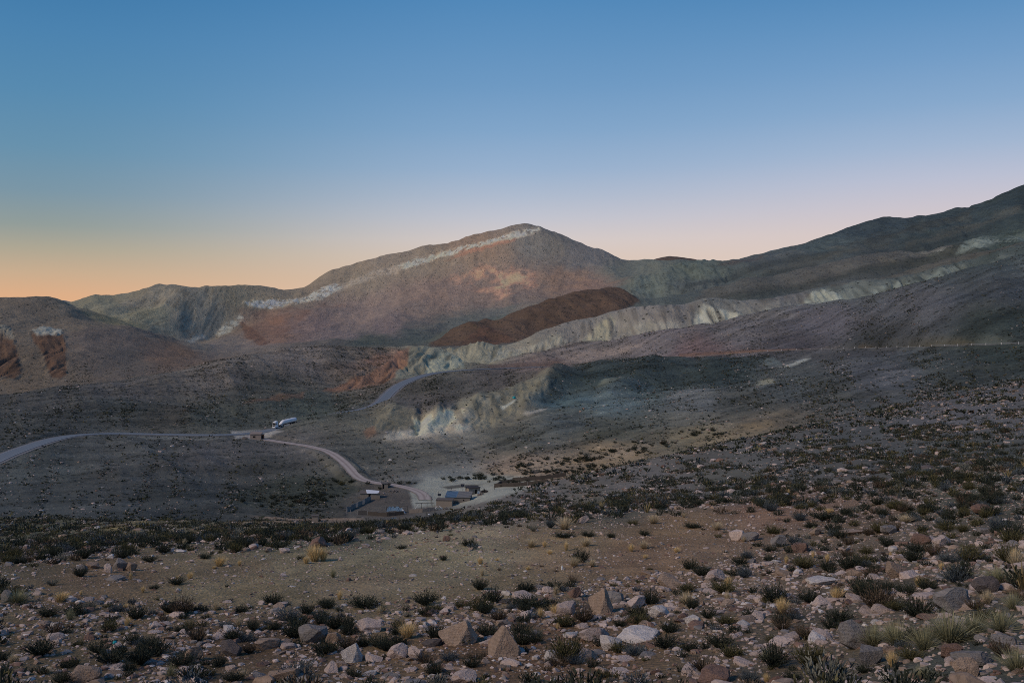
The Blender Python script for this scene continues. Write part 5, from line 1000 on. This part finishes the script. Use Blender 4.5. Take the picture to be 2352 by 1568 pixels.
def ground_mat(name, col, sc=1.5, var=.6, rough=.9, useattr=False, b_=.03):
    m, nt, b = base_mat(name, rough=rough, spec=.25); p = pos(nt); n1 = noise(nt, sc, 6, .65, p)
    f = mathn(nt, 'MULTIPLY_ADD', n1, var); f.node.inputs[2].default_value = 1-var*.5
    g = nt.nodes.new('ShaderNodeCombineColor')
    for i in range(3): nt.links.new(f, g.inputs[i])
    nt.links.new(mix(nt, 1.0, attr(nt, 'tint').outputs['Color'] if useattr else tuple(col), g.outputs[0], 'MULTIPLY'), b.inputs['Base Color']); bump(nt, b, n1, .6, b_); return m
M['asphalt'] = ground_mat('asphalt', (.20, .225, .25), .5, .35, .8)
M['gravel'] = ground_mat('gravel', (.22, .21, .205), .8, .7); M['paint'] = ground_mat('white_paint', (.45, .46, .48), .8, .4)
M['track'] = ground_mat('packed_dirt', None, .5, .6, .95, True)
strip('road_shoulder', road_c, [-5.6, -3, 0, 3, 5.6], .12, 'grey gravel shoulders of the mountain road', M['gravel'], skirt=1.5, jit=1.2)
strip('road', road_c, [-3.8, -2, 0, 2, 3.8], .26, 'blue-grey asphalt mountain road winding up the valley', M['asphalt'], skirt=.2)
strip('road_markings', road_c, [-3.45, -3.2], .31, 'white edge line on the asphalt road', M['paint'], skirt=.02)
strip('road_markings', road_c, [3.2, 3.45], .31, 'white edge line on the asphalt road', M['paint'], skirt=.02)
pale, mid_, dk = (.50, .42, .37), (.34, .265, .235), (.22, .185, .165)
strip('dirt_track', track_c, [-2.5, -1.7, -.8, 0, .8, 1.7, 2.5], .16, 'pale dirt track with two wheel ruts running down to the farmyard', M['track'], [dk, pale, pale, mid_, pale, pale, dk], skirt=.5, jit=.9)

# ------------------------------------------------------------------ small mesh builder for made things
class MB:
    def __init__(s): s.v, s.f = [], []
    def add(s, v, f):
        o = len(s.v); s.v += [tuple(x) for x in v]; s.f += [tuple(i+o for i in q) for q in f]; return s
    def hexa(s, a, b):
        """solid between two quads"""
        return s.add(list(a)+list(b), [(3,2,1,0), (4,5,6,7), (0,1,5,4), (1,2,6,5), (2,3,7,6), (3,0,4,7)])
    def box(s, x0, x1, y0, y1, z0, z1): return s.hexa([(x0,y0,z0),(x1,y0,z0),(x1,y1,z0),(x0,y1,z0)], [(x0,y0,z1),(x1,y0,z1),(x1,y1,z1),(x0,y1,z1)])
    def bar(s, p, q, r, r2=None, n=8):
        p, q = Vector(p), Vector(q); d = (q-p).normalized(); a = d.orthogonal().normalized(); b = d.cross(a); r2 = r if r2 is None else r2
        vs = [p+(a*math.cos(t)+b*math.sin(t))*r for t in [2*math.pi*i/n for i in range(n)]]+[q+(a*math.cos(t)+b*math.sin(t))*r2 for t in [2*math.pi*i/n for i in range(n)]]
        return s.add(vs, [(i, (i+1) % n, n+(i+1) % n, n+i) for i in range(n)]+[tuple(range(n))[::-1], tuple(range(n, 2*n))])
    def loft(s, rings, cap=True):
        n = len(rings[0]); vs = [p for r in rings for p in r]
        f = [(k*n+i, k*n+(i+1) % n, (k+1)*n+(i+1) % n, (k+1)*n+i) for k in range(len(rings)-1) for i in range(n)]
        if cap: f += [tuple(range(n))[::-1], tuple(range((len(rings)-1)*n, len(rings)*n))]
        return s.add(vs, f)
    def build(s, name, mat, parent=None, bevel=0, smooth=False):
        me = bpy.data.meshes.new(name); me.from_pydata(s.v, [], s.f); me.materials.append(mat)
        bm = bmesh.new(); bm.from_mesh(me); bmesh.ops.recalc_face_normals(bm, faces=bm.faces)
        if bevel: bmesh.ops.bevel(bm, geom=bm.edges[:], offset=bevel, segments=1, affect='EDGES', clamp_overlap=True)
        for q in bm.faces: q.smooth = smooth
        bm.to_mesh(me); bm.free(); return link(name, me, parent)
def surf(name, col, rough=.8, sc=3, var=.5, metal=0, spec=.3):
    m, nt, b = base_mat(name, rough=rough, metal=metal, spec=spec); p = objco(nt); n1 = noise(nt, sc, 5, .65, p)
    f = mathn(nt, 'MULTIPLY_ADD', n1, var); f.node.inputs[2].default_value = 1-var*.5
    g = nt.nodes.new('ShaderNodeCombineColor')
    for i in range(3): nt.links.new(f, g.inputs[i])
    nt.links.new(mix(nt, 1.0, tuple(col), g.outputs[0], 'MULTIPLY'), b.inputs['Base Color']); bump(nt, b, n1, .4, .03); return m
for k, a in {'adobe': ((.30,.25,.205),.95,2,.7), 'stone wall': ((.19,.17,.155),.95,7,1.2), 'dark wall': ((.075,.064,.056),.95,4,1.6), 'brick': ((.31,.25,.215),.9,6,.5), 'brown door': ((.20,.10,.06),), 'void': ((.006,.006,.007),.6), 'blue tin': ((.14,.225,.32),.5,2,.5,.2),
          'grey tin': ((.22,.215,.21),.7,2,.5), 'faded tin': ((.18,.26,.32),.6,1.5,.9), 'white sheet': ((.80,.81,.84),.6,1.5,.25), 'pale wood': ((.42,.39,.36),), 'dark wood': ((.06,.05,.045),), 'grey wood': ((.235,.225,.215),.8,4,.9), 'white paint': ((.80,.82,.85),.35,1,.08), 'tank white': ((.84,.84,.86),.35,1,.12),
          'black glass': ((.012,.014,.018),.1,1,.1), 'rubber': ((.02,.02,.02),.9), 'steel': ((.35,.36,.38),.4,3,.3,.6), 'panel': ((.018,.022,.035),.25,2,.3), 'teal': ((.02,.36,.40),.6,2,.4), 'white': ((.75,.75,.74),.6), 'rubble': ((.25,.21,.185),.95,6,1.0), 'litter': ((.7,.72,.74),.5), 'earth': ((.16,.135,.12),.95,4,.6), 'blue rag': ((.16,.25,.36),.8,3,.8), 'lamp': ((.85,.87,.9),.2)}.items():
    M[k] = surf(k.replace(' ', '_'), *a)
def gz(x, y): return float(ground(np.array([float(x)]), np.array([float(y)]))[0])
def site(px, Y): x = (px-CX)/F*Y; return Vector((x, Y, gz(x, Y)))

# ------------------------------------------------------------------ tanker truck on the road
def truck():
    r = empty('tanker_truck', (0, 0, 0), 0, 'white articulated tanker truck driving on the road by the brick hut', 'truck')
    s = [(-1.25, .55), (-1.25, 3.15), (-1.12, 3.55), (-.85, 3.72), (.85, 3.72), (1.12, 3.55), (1.25, 3.15), (1.25, .55)]
    def ring(x, k=0): return [(x-(max(z-1.9, 0)*k), y, z) for y, z in s]
    MB().loft([ring(6.0), ring(7.9, .0), ring(8.22, .18)]).build('cab', M['white paint'], r, .05)
    MB().hexa([(5.95,-1.05,3.7),(7.3,-1.05,3.7),(7.3,1.05,3.7),(5.95,1.05,3.7)], [(6.0,-1.0,4.0),(6.7,-.9,3.95),(6.7,.9,3.95),(6.0,1.0,4.0)]).build('roof_deflector', M['white paint'], r, .03)
    f = 8.22; w_ = MB().hexa([(f+.02,-1.05,2.05),(f+.02,1.05,2.05),(f-.17,1.0,3.05),(f-.17,-1.0,3.05)], [(f-.3,-1.05,2.05),(f-.3,1.05,2.05),(f-.5,1.0,3.05),(f-.5,-1.0,3.05)]).build('windscreen', M['black glass'], r)
    MB().box(7.9, 8.42, -1.1, 1.1, 3.08, 3.2).build('sun_visor', M['rubber'], r)
    for y in (-1.27, 1.27): MB().box(7.05, 7.85, y-.01, y+.01, 2.1, 2.85).build('side_window', M['black glass'], r); MB().box(7.9, 8.1, y+(.12 if y > 0 else -.3), y+(.3 if y > 0 else -.12), 2.0, 2.7).build('mirror', M['rubber'], r)
    MB().box(8.2, 8.3, -.95, .95, 1.2, 1.75).build('grille', M['rubber'], r); MB().box(7.6, 8.4, -1.24, 1.24, .45, 1.0).build('bumper', M['white paint'], r, .05)
    for y in (-.95, .95): MB().box(8.38, 8.43, y-.22, y+.22, .65, .88).build('headlight', M['lamp'], r)
    MB().box(1.6, 7.6, -.45, .45, .7, 1.0).build('chassis', M['rubber'], r); MB().bar((4.6,-.9,.75), (5.7,-.9,.75), .33, n=12).build('fuel_tank', M['steel'], r)
    def wheel(x, y):
        t = MB().bar((x, y-.17, .5), (x, y+.17, .5), .5, n=18).build('wheel', M['rubber'], r, .04); yo = y+(.18 if y > 0 else -.18)
        MB().bar((x, yo-.01, .5), (x, yo+.01, .5), .27, n=14).build('rim', M['steel'], t)
    for x in (6.95, 3.6, 2.3, -4.6, -5.9, -7.2):
        for y in (-1.05, 1.05): wheel(x, y)
    def trg(x, rr, k, zc=2.55): return [(x-k*(rr*math.sin(a))*1.0, rr*math.cos(a)*.98, zc+rr*math.sin(a)) for a in [2*math.pi*i/24 for i in range(24)]]
    rings = [trg(3.6, .62, .85, 2.0), trg(3.3, 1.0, .85, 2.3), trg(2.6, 1.25, .85, 2.5), trg(1.4, 1.28, .5), trg(0, 1.28, .1), trg(-6.6, 1.28, 0), trg(-7.4, 1.18, 0), trg(-7.9, .9, 0), trg(-8.1, .45, 0)]
    tk = MB().loft(rings).build('tank', M['tank white'], r, smooth=True)
    for x in (-6, -3.2, -.6): MB().bar((x, 0, 3.8), (x, 0, 3.95), .28, n=12).build('hatch', M['steel'], tk)
    MB().box(-7.9, 1.2, -.5, .5, 1.0, 1.3).build('trailer_frame', M['rubber'], r); MB().box(-8.05, -7.95, -1.2, 1.2, .75, 1.0).build('rear_bumper', M['steel'], r)
    MB().box(2.2, 3.4, -.9, .9, 1.0, 1.35).build('coupling', M['white paint'], r)
    a = Vector(((634-CX)/F*570.5, 570.5, 0)); b = Vector(((677-CX)/F*581, 581, 0)); c = (a+b)/2
    j = np.argmin((road_c[:,0]-c.x)**2+(road_c[:,1]-c.y)**2); d = (a-b)
    r.location = (c.x, c.y, road_c[j,2]+.28); sl = (road_c[j-3,2]-road_c[j+3,2])/18.0
    r.rotation_euler = (0, -math.atan(sl), math.atan2(d.y, d.x))
truck()
# ------------------------------------------------------------------ brick hut by the junction
def hut():
    p = site(587, 524); r = empty('brick_hut', p, math.radians(4), 'small brown brick hut with flat sloping roof beside the road junction', 'hut')
    W_, D, H = 5.6, 3.4, 2.75
    MB().box(0-W_/2, -1.35, 0, .25, -.6, H).box(-.05, W_/2, 0, .25, -.6, H).box(-1.35, -.05, 0, .25, -.6, .95).box(-1.35, -.05, 0, .25, 1.85, H).box(-W_/2, W_/2, D-.25, D, -.6, H+.7).box(-W_/2, -W_/2+.25, .25, D-.25, -.6, H+.3).box(W_/2-.25, W_/2, .25, D-.25, -.6, H+.3).build('wall', M['brick'], r)
    w_ = MB().box(-1.35, -.05, .14, .2, .95, 1.85).build('window', M['void'], r); MB().box(-1.45, .05, -.06, .0, .86, .95).build('sill', M['brick'], w_)
    MB().hexa([(-W_/2-.25,-.35,H+.02),(W_/2+.25,-.35,H+.02),(W_/2+.25,D+.2,H+.82),(-W_/2-.25,D+.2,H+.82)], [(-W_/2-.25,-.35,H+.2),(W_/2+.25,-.35,H+.2),(W_/2+.25,D+.2,H+1.0),(-W_/2-.25,D+.2,H+1.0)]).build('roof', M['brick'], r)
    MB().box(W_/2+.01, W_/2+1.15, 1.6, D-.1, -.6, 2.5).build('porch', M['brown door'], r); MB().hexa([(W_/2,1.2,2.5),(W_/2+1.4,1.2,2.35),(W_/2+1.4,D,2.5),(W_/2,D,2.6)], [(W_/2,1.2,2.62),(W_/2+1.4,1.2,2.47),(W_/2+1.4,D,2.62),(W_/2,D,2.72)]).build('porch_roof', M['brick'], r)
    dd = MB().box(W_/2+.02, W_/2+.9, 1.54, 1.6, 0, 1.9).build('door', M['void'], r)
hut()
def mound(px, Y, w_, h_, name, label, cat, mat, seed=1):
    v, f = rock_shape(seed, 4, .05, 5, 0); v = v*np.array([w_, w_*.8, h_*2]); o = link(name, np_mesh(name, v, f, mat)); o.location = site(px, Y); return tag(o, label, cat)
mound(562, 521, 3.6, 1.1, 'gravel_heap', 'small cone of dark gravel beside the road junction', 'gravel heap', M['earth'], 3)
# ------------------------------------------------------------------ posts and rail on the upper road
tt_ = np.gradient(road_c[:,:2], axis=0); tt_ /= np.linalg.norm(tt_, axis=1)[:,None]; nn_ = np.stack([tt_[:,1], -tt_[:,0]], 1)
rp = CX+road_c[:,0]/road_c[:,1]*F
side = [i for i in range(len(road_c)) if rp[i] > 1770 and road_c[i,1] > 470 and road_c[i,1] < 830]
NUM = 'first second third fourth fifth sixth seventh eighth ninth tenth eleventh twelfth thirteenth fourteenth fifteenth sixteenth seventeenth eighteenth nineteenth twentieth twenty-first twenty-second twenty-third twenty-fourth twenty-fifth twenty-sixth twenty-seventh twenty-eighth twenty-ninth thirtieth'.split()
me_post = None; kk = 0; last = None; posts = []
for i in side:
    s_ = 1 if (nn_[i]@np.array([0, -1])) > 0 else -1
    q = road_c[i,:2]+nn_[i]*s_*4.8
    # keep the side that faces the valley
    if abs(q[0]) > abs(road_c[i,0]): q = road_c[i,:2]-nn_[i]*s_*4.8
    if last is None or np.hypot(*(q-last)) > 12.5: posts.append((q, road_c[i,2])); last = q
for q, z in posts[:26]:
    if me_post is None:
        bmv = MB().box(-.13, .13, -.13, .13, -.6, 1.15); o = bmv.build('marker_post', M['white'], None, .03); me_post = o.data
    else: o = link('marker_post', me_post)
    o.location = (q[0], q[1], z+.1); tag(o, f'short white marker post, {NUM[kk]} in the row along the upper road from its far end', 'marker post', 'white marker posts along the upper road'); kk += 1
near_i = [(q, z) for q, z in posts if CX+q[0]/q[1]*F > 2140]
if len(near_i) > 2:
    g = empty('guardrail', (near_i[0][0][0], near_i[0][0][1], near_i[0][1]), 0, 'pale metal guardrail beside the upper road at the right edge', 'guardrail'); o0 = Vector(g.location)
    m_ = MB()
    for (a, za), (b, zb) in zip(near_i[:-1], near_i[1:]):
        A_ = Vector((a[0], a[1]-.35, za+.9))-o0; B_ = Vector((b[0], b[1]-.35, zb+.9))-o0; u = Vector((0, 0, .16)); t_ = Vector((.06, .06, 0))
        m_.hexa([A_-u, B_-u, B_+u, A_+u], [A_-u+t_, B_-u+t_, B_+u+t_, A_+u+t_])
    m_.build('rail', M['steel'], g)
    for a, za in near_i[::1]:
        p = Vector((a[0], a[1]-.22, za))-o0; MB().box(p.x-.06, p.x+.06, p.y-.06, p.y+.06, p.z-.5, p.z+.95).build('post', M['steel'], g)
# turquoise tent on the scree
v, f = rock_shape(77, 4, .01, 6, 0); v = v*np.array([2.3, 1.8, 1.7]); p = site(1181, 622); o = link('tent', np_mesh('tent', v, f, M['teal'], True)); o.location = p+Vector((0, 0, .55)); tag(o, 'small turquoise dome-shaped tent on the bare khaki slope', 'tent')

# ------------------------------------------------------------------ the farmyard
def adobe(px, Y, rz, W_, D, H, label, name='adobe_hut', cat='hut', mat='adobe', doorx=None, roof=None, slope=.2, open_roof=False):
    p = site(px, Y); r = empty(name, p, math.radians(rz), label, cat); m_ = MB(); t = .3
    if doorx is None: m_.box(-W_/2, W_/2, 0, t, -1, H)
    else:
        a, b = doorx; m_.box(-W_/2, a, 0, t, -1, H).box(b, W_/2, 0, t, -1, H).box(a, b, 0, t, 1.75, H); MB().box(a, b, t-.06, t, 0, 1.75).build('door', M['void'], r)
    m_.box(-W_/2, W_/2, D-t, D, -1, H+slope).box(-W_/2, -W_/2+t, t, D-t, -1, H).box(W_/2-t, W_/2, t, D-t, -1, H).build('wall', M[mat], r)
    if roof:
        e = .25; a = [(-W_/2-e,-e,H+.02),(W_/2+e,-e,H+.02),(W_/2+e,D+e,H+slope+.04),(-W_/2-e,D+e,H+slope+.04)]
        MB().hexa(a, [(x, y, z+.12) for x, y, z in a]).build('roof', M[roof], r)
    return r
adobe(884, 404, 10, 2.4, 2.2, 2.1, 'tiny mud outhouse with a dark doorway behind the white-roofed shed', 'outhouse', 'outhouse', 'adobe', (-.95, -.25), 'earth', .1)
r = adobe(850, 385, 8, 7.6, 3.0, 1.9, 'low mud shed under a white plastic sheet roof', 'shed', 'shed', 'adobe', (-.6, .3), 'earth', .5)
MB().hexa([(-1.2,-.3,1.98),(3.2,-.4,1.85),(3.6,2.6,2.35),(-1.6,2.8,2.75)], [(-1.2,-.3,2.12),(3.2,-.4,1.99),(3.6,2.6,2.55),(-1.6,2.8,3.05)]).build('plastic_sheet', M['white sheet'], r)
adobe(723, 338, 5, 2.0, 1.8, 2.0, 'lone square mud-brick ruin west of the farmyard', 'ruin', 'ruin', 'adobe', None, 'earth', .05)
r = adobe(1020, 362, -6, 5.8, 3.4, 2.5, 'flat-topped mud room next to the blue-roofed house', 'adobe_room', 'room', 'adobe', None, 'earth', .15)
# the stone house: long stone walls, blue tin half and grey half of the roof
p = site(1051, 366); r = empty('stone_house', p, math.radians(-8), 'low stone house whose tin roof is half blue and half grey', 'house')
MB().box(-4.6, 4.6, 0, .4, -1.5, 2.2).box(-4.6, 4.6, 3.8, 4.2, -1.5, 3.5).box(-4.6, -4.2, .4, 3.8, -1.5, 2.8).box(4.2, 4.6, .4, 3.8, -1.5, 2.8).build('wall', M['stone wall'], r)
def roofslab(x0, x1, mat, zoff=0):
    a = [(x0,-.35,2.22+zoff),(x1,-.35,2.22+zoff),(x1,4.5,3.75+zoff),(x0,4.5,3.75+zoff)]; m_ = MB().hexa(a, [(x, y, z+.08) for x, y, z in a])
    n = int((x1-x0)/.4)
    for i in range(n):
        x = x0+.2+i*.4; m_.hexa([(x-.05,-.34,2.30+zoff),(x+.05,-.34,2.30+zoff),(x+.05,4.49,3.83+zoff),(x-.05,4.49,3.83+zoff)], [(x-.03,-.34,2.36+zoff),(x+.03,-.34,2.36+zoff),(x+.03,4.49,3.89+zoff),(x-.03,4.49,3.89+zoff)])
    return m_.build('roof', M[mat], r)
roofslab(-4.8, -.4, 'blue tin')['label'] = 'blue corrugated roof half'; roofslab(-.36, 4.9, 'grey tin')['label'] = 'grey weathered roof half'
MB().box(2.0, 2.5, -.02, .05, .9, 1.5).build('window', M['void'], r); MB().box(4.58, 4.64, .9, 1.8, -.2, 1.7).build('door', M['void'], r)
MB().bar((-4.4, 4.4, 3.9), (-1.6, 4.6, 4.2), .16).build('roof_beam', M['pale wood'], r)
r = adobe(1090, 378, 28, 4.8, 3.2, 2.3, 'low mud wing at the uphill end of the stone house', 'farm_wing', 'outbuilding', 'adobe', (.2, 1.0), 'dark wood', .3)
def dish(px, Y, h):
    r = empty('satellite_dish', site(px, Y), .5, 'white satellite dish beside the mud wing', 'satellite dish'); rings = []
    for k in range(5):
        t = k/4; rr = .55*math.sin(t*1.25)/math.sin(1.25); rings.append([(rr*math.cos(a)+.0, -.35*(1-math.cos(t*1.25))*1.2-.1, h+rr*math.sin(a)) for a in [2*math.pi*i/18 for i in range(18)]])
    MB().loft(rings, False).build('reflector', M['white'], r); MB().bar((0, .02, -.5), (0, .02, h), .05).build('mast', M['steel'], r); MB().bar((0, -.2, h-.4), (0, -.9, h), .03).build('feed_arm', M['steel'], r)
dish(1098, 368, 1.9)
def solar(px, Y, base, w_, h_, tilt, label):
    r = empty('solar_panel', site(px, Y), -.15, label, 'solar panel'); c, s_ = math.cos(tilt)*h_, math.sin(tilt)*h_
    a = [(-w_/2,0,base),(w_/2,0,base),(w_/2,s_,base+c),(-w_/2,s_,base+c)]; MB().hexa(a, [(x, y+.06, z) for x, y, z in a]).build('panel', M['panel'], r)
    MB().bar((-w_/2, .03, base-.0), (-w_/2, s_+.03, base+c), .04).bar((w_/2, .03, base), (w_/2, s_+.03, base+c), .04).bar((-w_/2, s_+.03, base+c), (w_/2, s_+.03, base+c), .05).build('frame', M['pale wood'], r)
    MB().bar((-w_/2*.8, .1, -.5), (-w_/2*.8, .1, base), .06).bar((w_/2*.8, .1, -.5), (w_/2*.8, .1, base), .06).bar((0, 1.2, -.5), (0, s_*.6, base+c*.5), .06).build('stand', M['pale wood'], r)
solar(1062, 378, 4.0, 1.5, .95, .35, 'larger dark solar panel on a frame behind the stone house'); solar(1009, 368, 3.3, 1.3, .75, .2, 'smaller dark solar panel over the flat mud room')
# walls of piled stone
def wall_path(pts, h, w_, name, label, mat, seed, cat='stone wall'):
    W_ = np.array([(site(*p) if p[1] < 900 else cast(p[0], p[1], 340)) for p in pts]); s_ = np.r_[0, np.cumsum(np.hypot(*np.diff(W_[:,:2], axis=0).T))]; n = int(s_[-1]/.5)+2; g = np.linspace(0, s_[-1], n)
    X, Y = np.interp(g, s_, W_[:,0]), np.interp(g, s_, W_[:,1]); Z = ground(X, Y); t = np.stack([np.gradient(X), np.gradient(Y)], 1); t /= np.linalg.norm(t, axis=1)[:,None]; nr = np.stack([t[:,1], -t[:,0]], 1)
    hh = h*(1+.35*fbm(g*.5, g*0+seed, seed, 4)); jj = .1*fbm(g*1.3, g*0+seed+4, seed, 3); rings = []
    o = (X[0], Y[0], Z[0])
    for i in range(n):
        c = np.array([X[i], Y[i]])-np.array(o[:2]); a = c+nr[i]*(w_/2+jj[i]); b = c-nr[i]*(w_/2+jj[i]); a2 = c+nr[i]*w_*.35; b2 = c-nr[i]*w_*.35; z = Z[i]-o[2]
        rings.append([(a[0],a[1],z-.5),(a2[0],a2[1],z+hh[i]),(b2[0],b2[1],z+hh[i]*.97),(b[0],b[1],z-.5)])
    ob = MB().loft(rings).build(name, M[mat]); ob.location = o; return tag(ob, label, cat)
wall_path([(1136,1119),(1180,1117),(1225,1113),(1258,1109)], 1.5, .6, 'corral_wall', 'front dark stone wall of the corral, nearer to the heaped bushes', 'dark wall', 1)
wall_path([(1137,1118),(1150,1111),(1178,1106)], 1.1, .6, 'corral_wall', 'short side wall of the corral, running back from its front corner', 'dark wall', 2)
wall_path([(1178,1105),(1200,1104.5),(1240,1101),(1300,1093)], 1.5, .6, 'corral_wall', 'rear dark stone wall of the corral below the sandy wash', 'dark wall', 3)
wall_path([(846,352),(890,348),(927,350)], 1.3, .8, 'stone_wall', 'crumbling dark stone wall under the torn blue tin sheets', 'dark wall', 4)
wall_path([(940,353),(970,353),(998,355)], 1.3, .7, 'mud_wall', 'low pale mud wall between the blue sheets and the flat mud room', 'adobe', 5, 'mud wall')
# torn tin sheets
def sheets():
    r = empty('tin_lean_to', site(905, 352), 0, 'collapsed lean-to of torn faded blue tin sheets', 'lean-to'); rr = random.Random(4)
    for i in range(7):
        x = -2.6+i*.75; z0 = 1.1+rr.uniform(-.15, .15); a = [(x, -.6+rr.uniform(-.2,.2), z0),(x+.85, -.6+rr.uniform(-.2,.2), z0+rr.uniform(-.15,.15)),(x+.9+rr.uniform(-.3,.3), 2.2, z0+.9+rr.uniform(-.2,.3)),(x+rr.uniform(-.2,.2), 2.2, z0+.9+rr.uniform(-.2,.3))]
        MB().hexa(a, [(p_[0], p_[1], p_[2]+.05) for p_ in a]).build('tin_sheet', M['faded tin'], r)
    MB().bar((-3, 2.3, 2.0), (4.6, 2.6, 2.3), .09).bar((-3, 2.3, -.6), (-3, 2.3, 2.1), .08).bar((4.4, 2.6, -.6), (4.4, 2.6, 2.4), .08).build('pole', M['dark wood'], r)
    MB().hexa([(2.8,-.7,.9),(3.5,-.7,1.0),(4.2,-.3,.2),(3.0,-.4,.4)], [(2.8,-.55,1.9),(3.4,-.55,1.7),(3.6,-.2,1.2),(3.0,-.3,1.4)]).build('white_rag', M['white sheet'], r)
sheets()
# fence of pallets and sheets, gate, frame of poles
def fence():
    a, b = site(796, 358), site(852, 382); r = empty('pallet_fence', a, math.atan2(b.y-a.y, b.x-a.x), 'patchwork fence of grey pallets and tin running up to the white-roofed shed', 'fence'); L_ = (b-a).xy.length; n = 11; rr = random.Random(2); dzf = (b.z-a.z)
    for i in range(n):
        x0 = L_*i/n; x1 = L_*(i+1)/n-.05; z = dzf*i/n; h_ = rr.uniform(1.4, 1.8); m_ = MB()
        if i in (4, 7):
            for k in range(6): m_.box(x0, x1, -.03, .03, z+.1+k*.27, z+.26+k*.27)
        else: m_.box(x0, x1, -.03, .03, z-.2, z+h_)
        m_.build('panel', M['pale wood' if i in (4, 7) else ('grey wood' if rr.random() < .7 else 'grey tin')], r)
    for i in (0, 3, 6, 9, 11): MB().bar((L_*i/n, .08, dzf*i/n-.5), (L_*i/n, .08, dzf*i/n+1.9), .07).build('post', M['pale wood'], r)
fence()
r = empty('gate', site(833, 352), 0, 'dark slatted wooden gate in front of the yard', 'gate')
for i in range(5): MB().box(-1.6, 1.6, -.03, .03, .15+i*.27, .33+i*.27).build('slat', M['dark wood'], r)
MB().bar((-1.65, 0, -.5), (-1.65, 0, 1.6), .08).bar((1.65, 0, -.5), (1.65, 0, 1.5), .07).build('post', M['pale wood'], r)
r = empty('open_shelter', site(974, 360), 0, 'open frame of dark poles behind the low mud wall', 'shelter frame')
for x in (-2.9, -.9, 1.1, 3.2): MB().bar((x, 0, -.5), (x, 0, 2.1), .07).build('post', M['dark wood'], r)
MB().bar((-3.1, 0, 2.1), (3.4, 0, 2.25), .08).build('beam', M['dark wood'], r)
for px_, Y_, h_, lean, mt_, nm, lab in ((797,355,1.9,.05,'pale wood','post','pale leaning post at the near end of the pallet fence'),(804,353,1.8,.1,'pale wood','post','second pale post before the pallet fence'),(948,357,2.2,1.1,'white','pole','white pole leaning steeply at the torn blue sheets'),(956,384,1.7,0,'pale wood','post','pale post standing at the bend of the yard track'),
        (979,385,1.5,.1,'pale wood','post','thin pale post in the open yard'),(1006,372,4.2,.03,'dark wood','pole','tall brown pole behind the flat mud room'),(1037,388,2.6,0,'dark wood','pole','dark lone pole in the yard behind the blue roof'),(1075,392,1.8,0,'dark wood','pole','short dark pole behind the grey roof'),(992,366,3.2,0,'dark wood','pole','dark pole at the end of the pole frame'),(990,371,3.0,0,'dark wood','pole','thin dark pole behind the pole frame'),(1135,378,1.6,.15,'dark wood','post','dark crooked post by the uphill rubble'),(1212,374,1.7,0,'grey wood','post','grey post against the front corral wall')):
    o = MB().bar((0, 0, -.5), (lean*h_*.8, 0, h_), .09, .07).build(nm, M[mt_]); o.location = site(px_, Y_); tag(o, lab, 'post' if nm == 'post' else 'pole')
# heaps
def heap(px, Y, n, w_, h_, name, label, cat, mats, seed, smin=.2, smax=.6):
    rr = random.Random(seed); r = empty(name, site(px, Y), 0, label, cat); vs, fs, off_ = [], [], 0
    for i in range(n):
        a = rr.random()*6.28; d = rr.random()**.6; v, f = SHAPES1[rr.randrange(8)]; s_ = rr.uniform(smin, smax); c = np.array([math.cos(a)*d*w_/2, math.sin(a)*d*w_*.3, h_*(1-d)*rr.uniform(.4, 1)]); vs.append(v*s_*np.array([1.2, 1, .8])+c); fs.append(f+off_); off_ += len(v)
    link('rubble', np_mesh(name, np.concatenate(vs), np.concatenate(fs), M[mats]), r); return r
heap(905, 398, 60, 7, .9, 'rubble_heap', 'long heap of pinkish rubble beside the mud outhouse', 'rubble heap', 'rubble', 1); heap(1113, 376, 90, 4.0, 1.5, 'firewood_heap', 'dark brushwood heap uphill of the mud wing', 'firewood heap', 'dark wall', 2)
heap(1104, 372, 40, 2.6, 1.5, 'rubble_heap', 'stone rubble at the end of the mud wing', 'rubble heap', 'rubble', 3); heap(1024, 356, 36, 2.6, 1.0, 'rubble_heap', 'pale rubble in front of the flat mud room', 'rubble heap', 'rubble', 6, .15, .4)
heap(560, 172, 0 or 1, .1, .1, 'stone', 'small stone in the scrub', 'stone', 'rubble', 9) if False else None
r = empty('scrap_pile', site(1006, 357), 0, 'pile of planks and bluish scrap against the flat mud room', 'scrap pile')
for a, b, mt_ in (((-2.4,0,.2),(.2,-.2,1.5),'pale wood'),((-1.6,-.3,0),(-.2,-.1,1.2),'white'),((.2,0,1.5),(1.9,-.3,.3),'white'),((-.6,-.4,.1),(.6,-.3,.9),'faded tin'),((.4,-.5,.1),(1.5,-.4,.7),'blue rag'),((-1,-.4,.05),(1,-.5,.2),'dark wood')): MB().bar(a, b, .11).build('plank', M[mt_], r)
o = mound(906, 343, 2.0, .12, 'tarpaulin', 'flat bluish tarpaulin lying on the ground below the blue sheets', 'tarpaulin', M['blue rag'], 12)
o = mound(985, 345, .9, .3, 'white_sack', 'white sack lying on the dirt before the low mud wall', 'sack', M['white sheet'], 13)
# little white bottle and teal scrap among the rocks
p = cast(1291, 1308); r = MB().loft([[(rr_*math.cos(a), rr_*math.sin(a), z) for a in [2*math.pi*i/12 for i in range(12)]] for rr_, z in ((.03,0),(.032,.01),(.032,.09),(.016,.12),(.014,.14))]).build('bottle', M['white']); r.location = p; tag(r, 'small white bottle standing at the front of the clearing', 'bottle')
p = cast(263, 1480); v, f = rock_shape(31, 3, .01, 3, 0); o = link('ball', np_mesh('ball', v*np.array([.10,.09,.08]), f, M['teal'], True)); o.location = p+Vector((0,0,.05)); tag(o, 'dull teal ball half hidden between stones, lower left', 'ball')
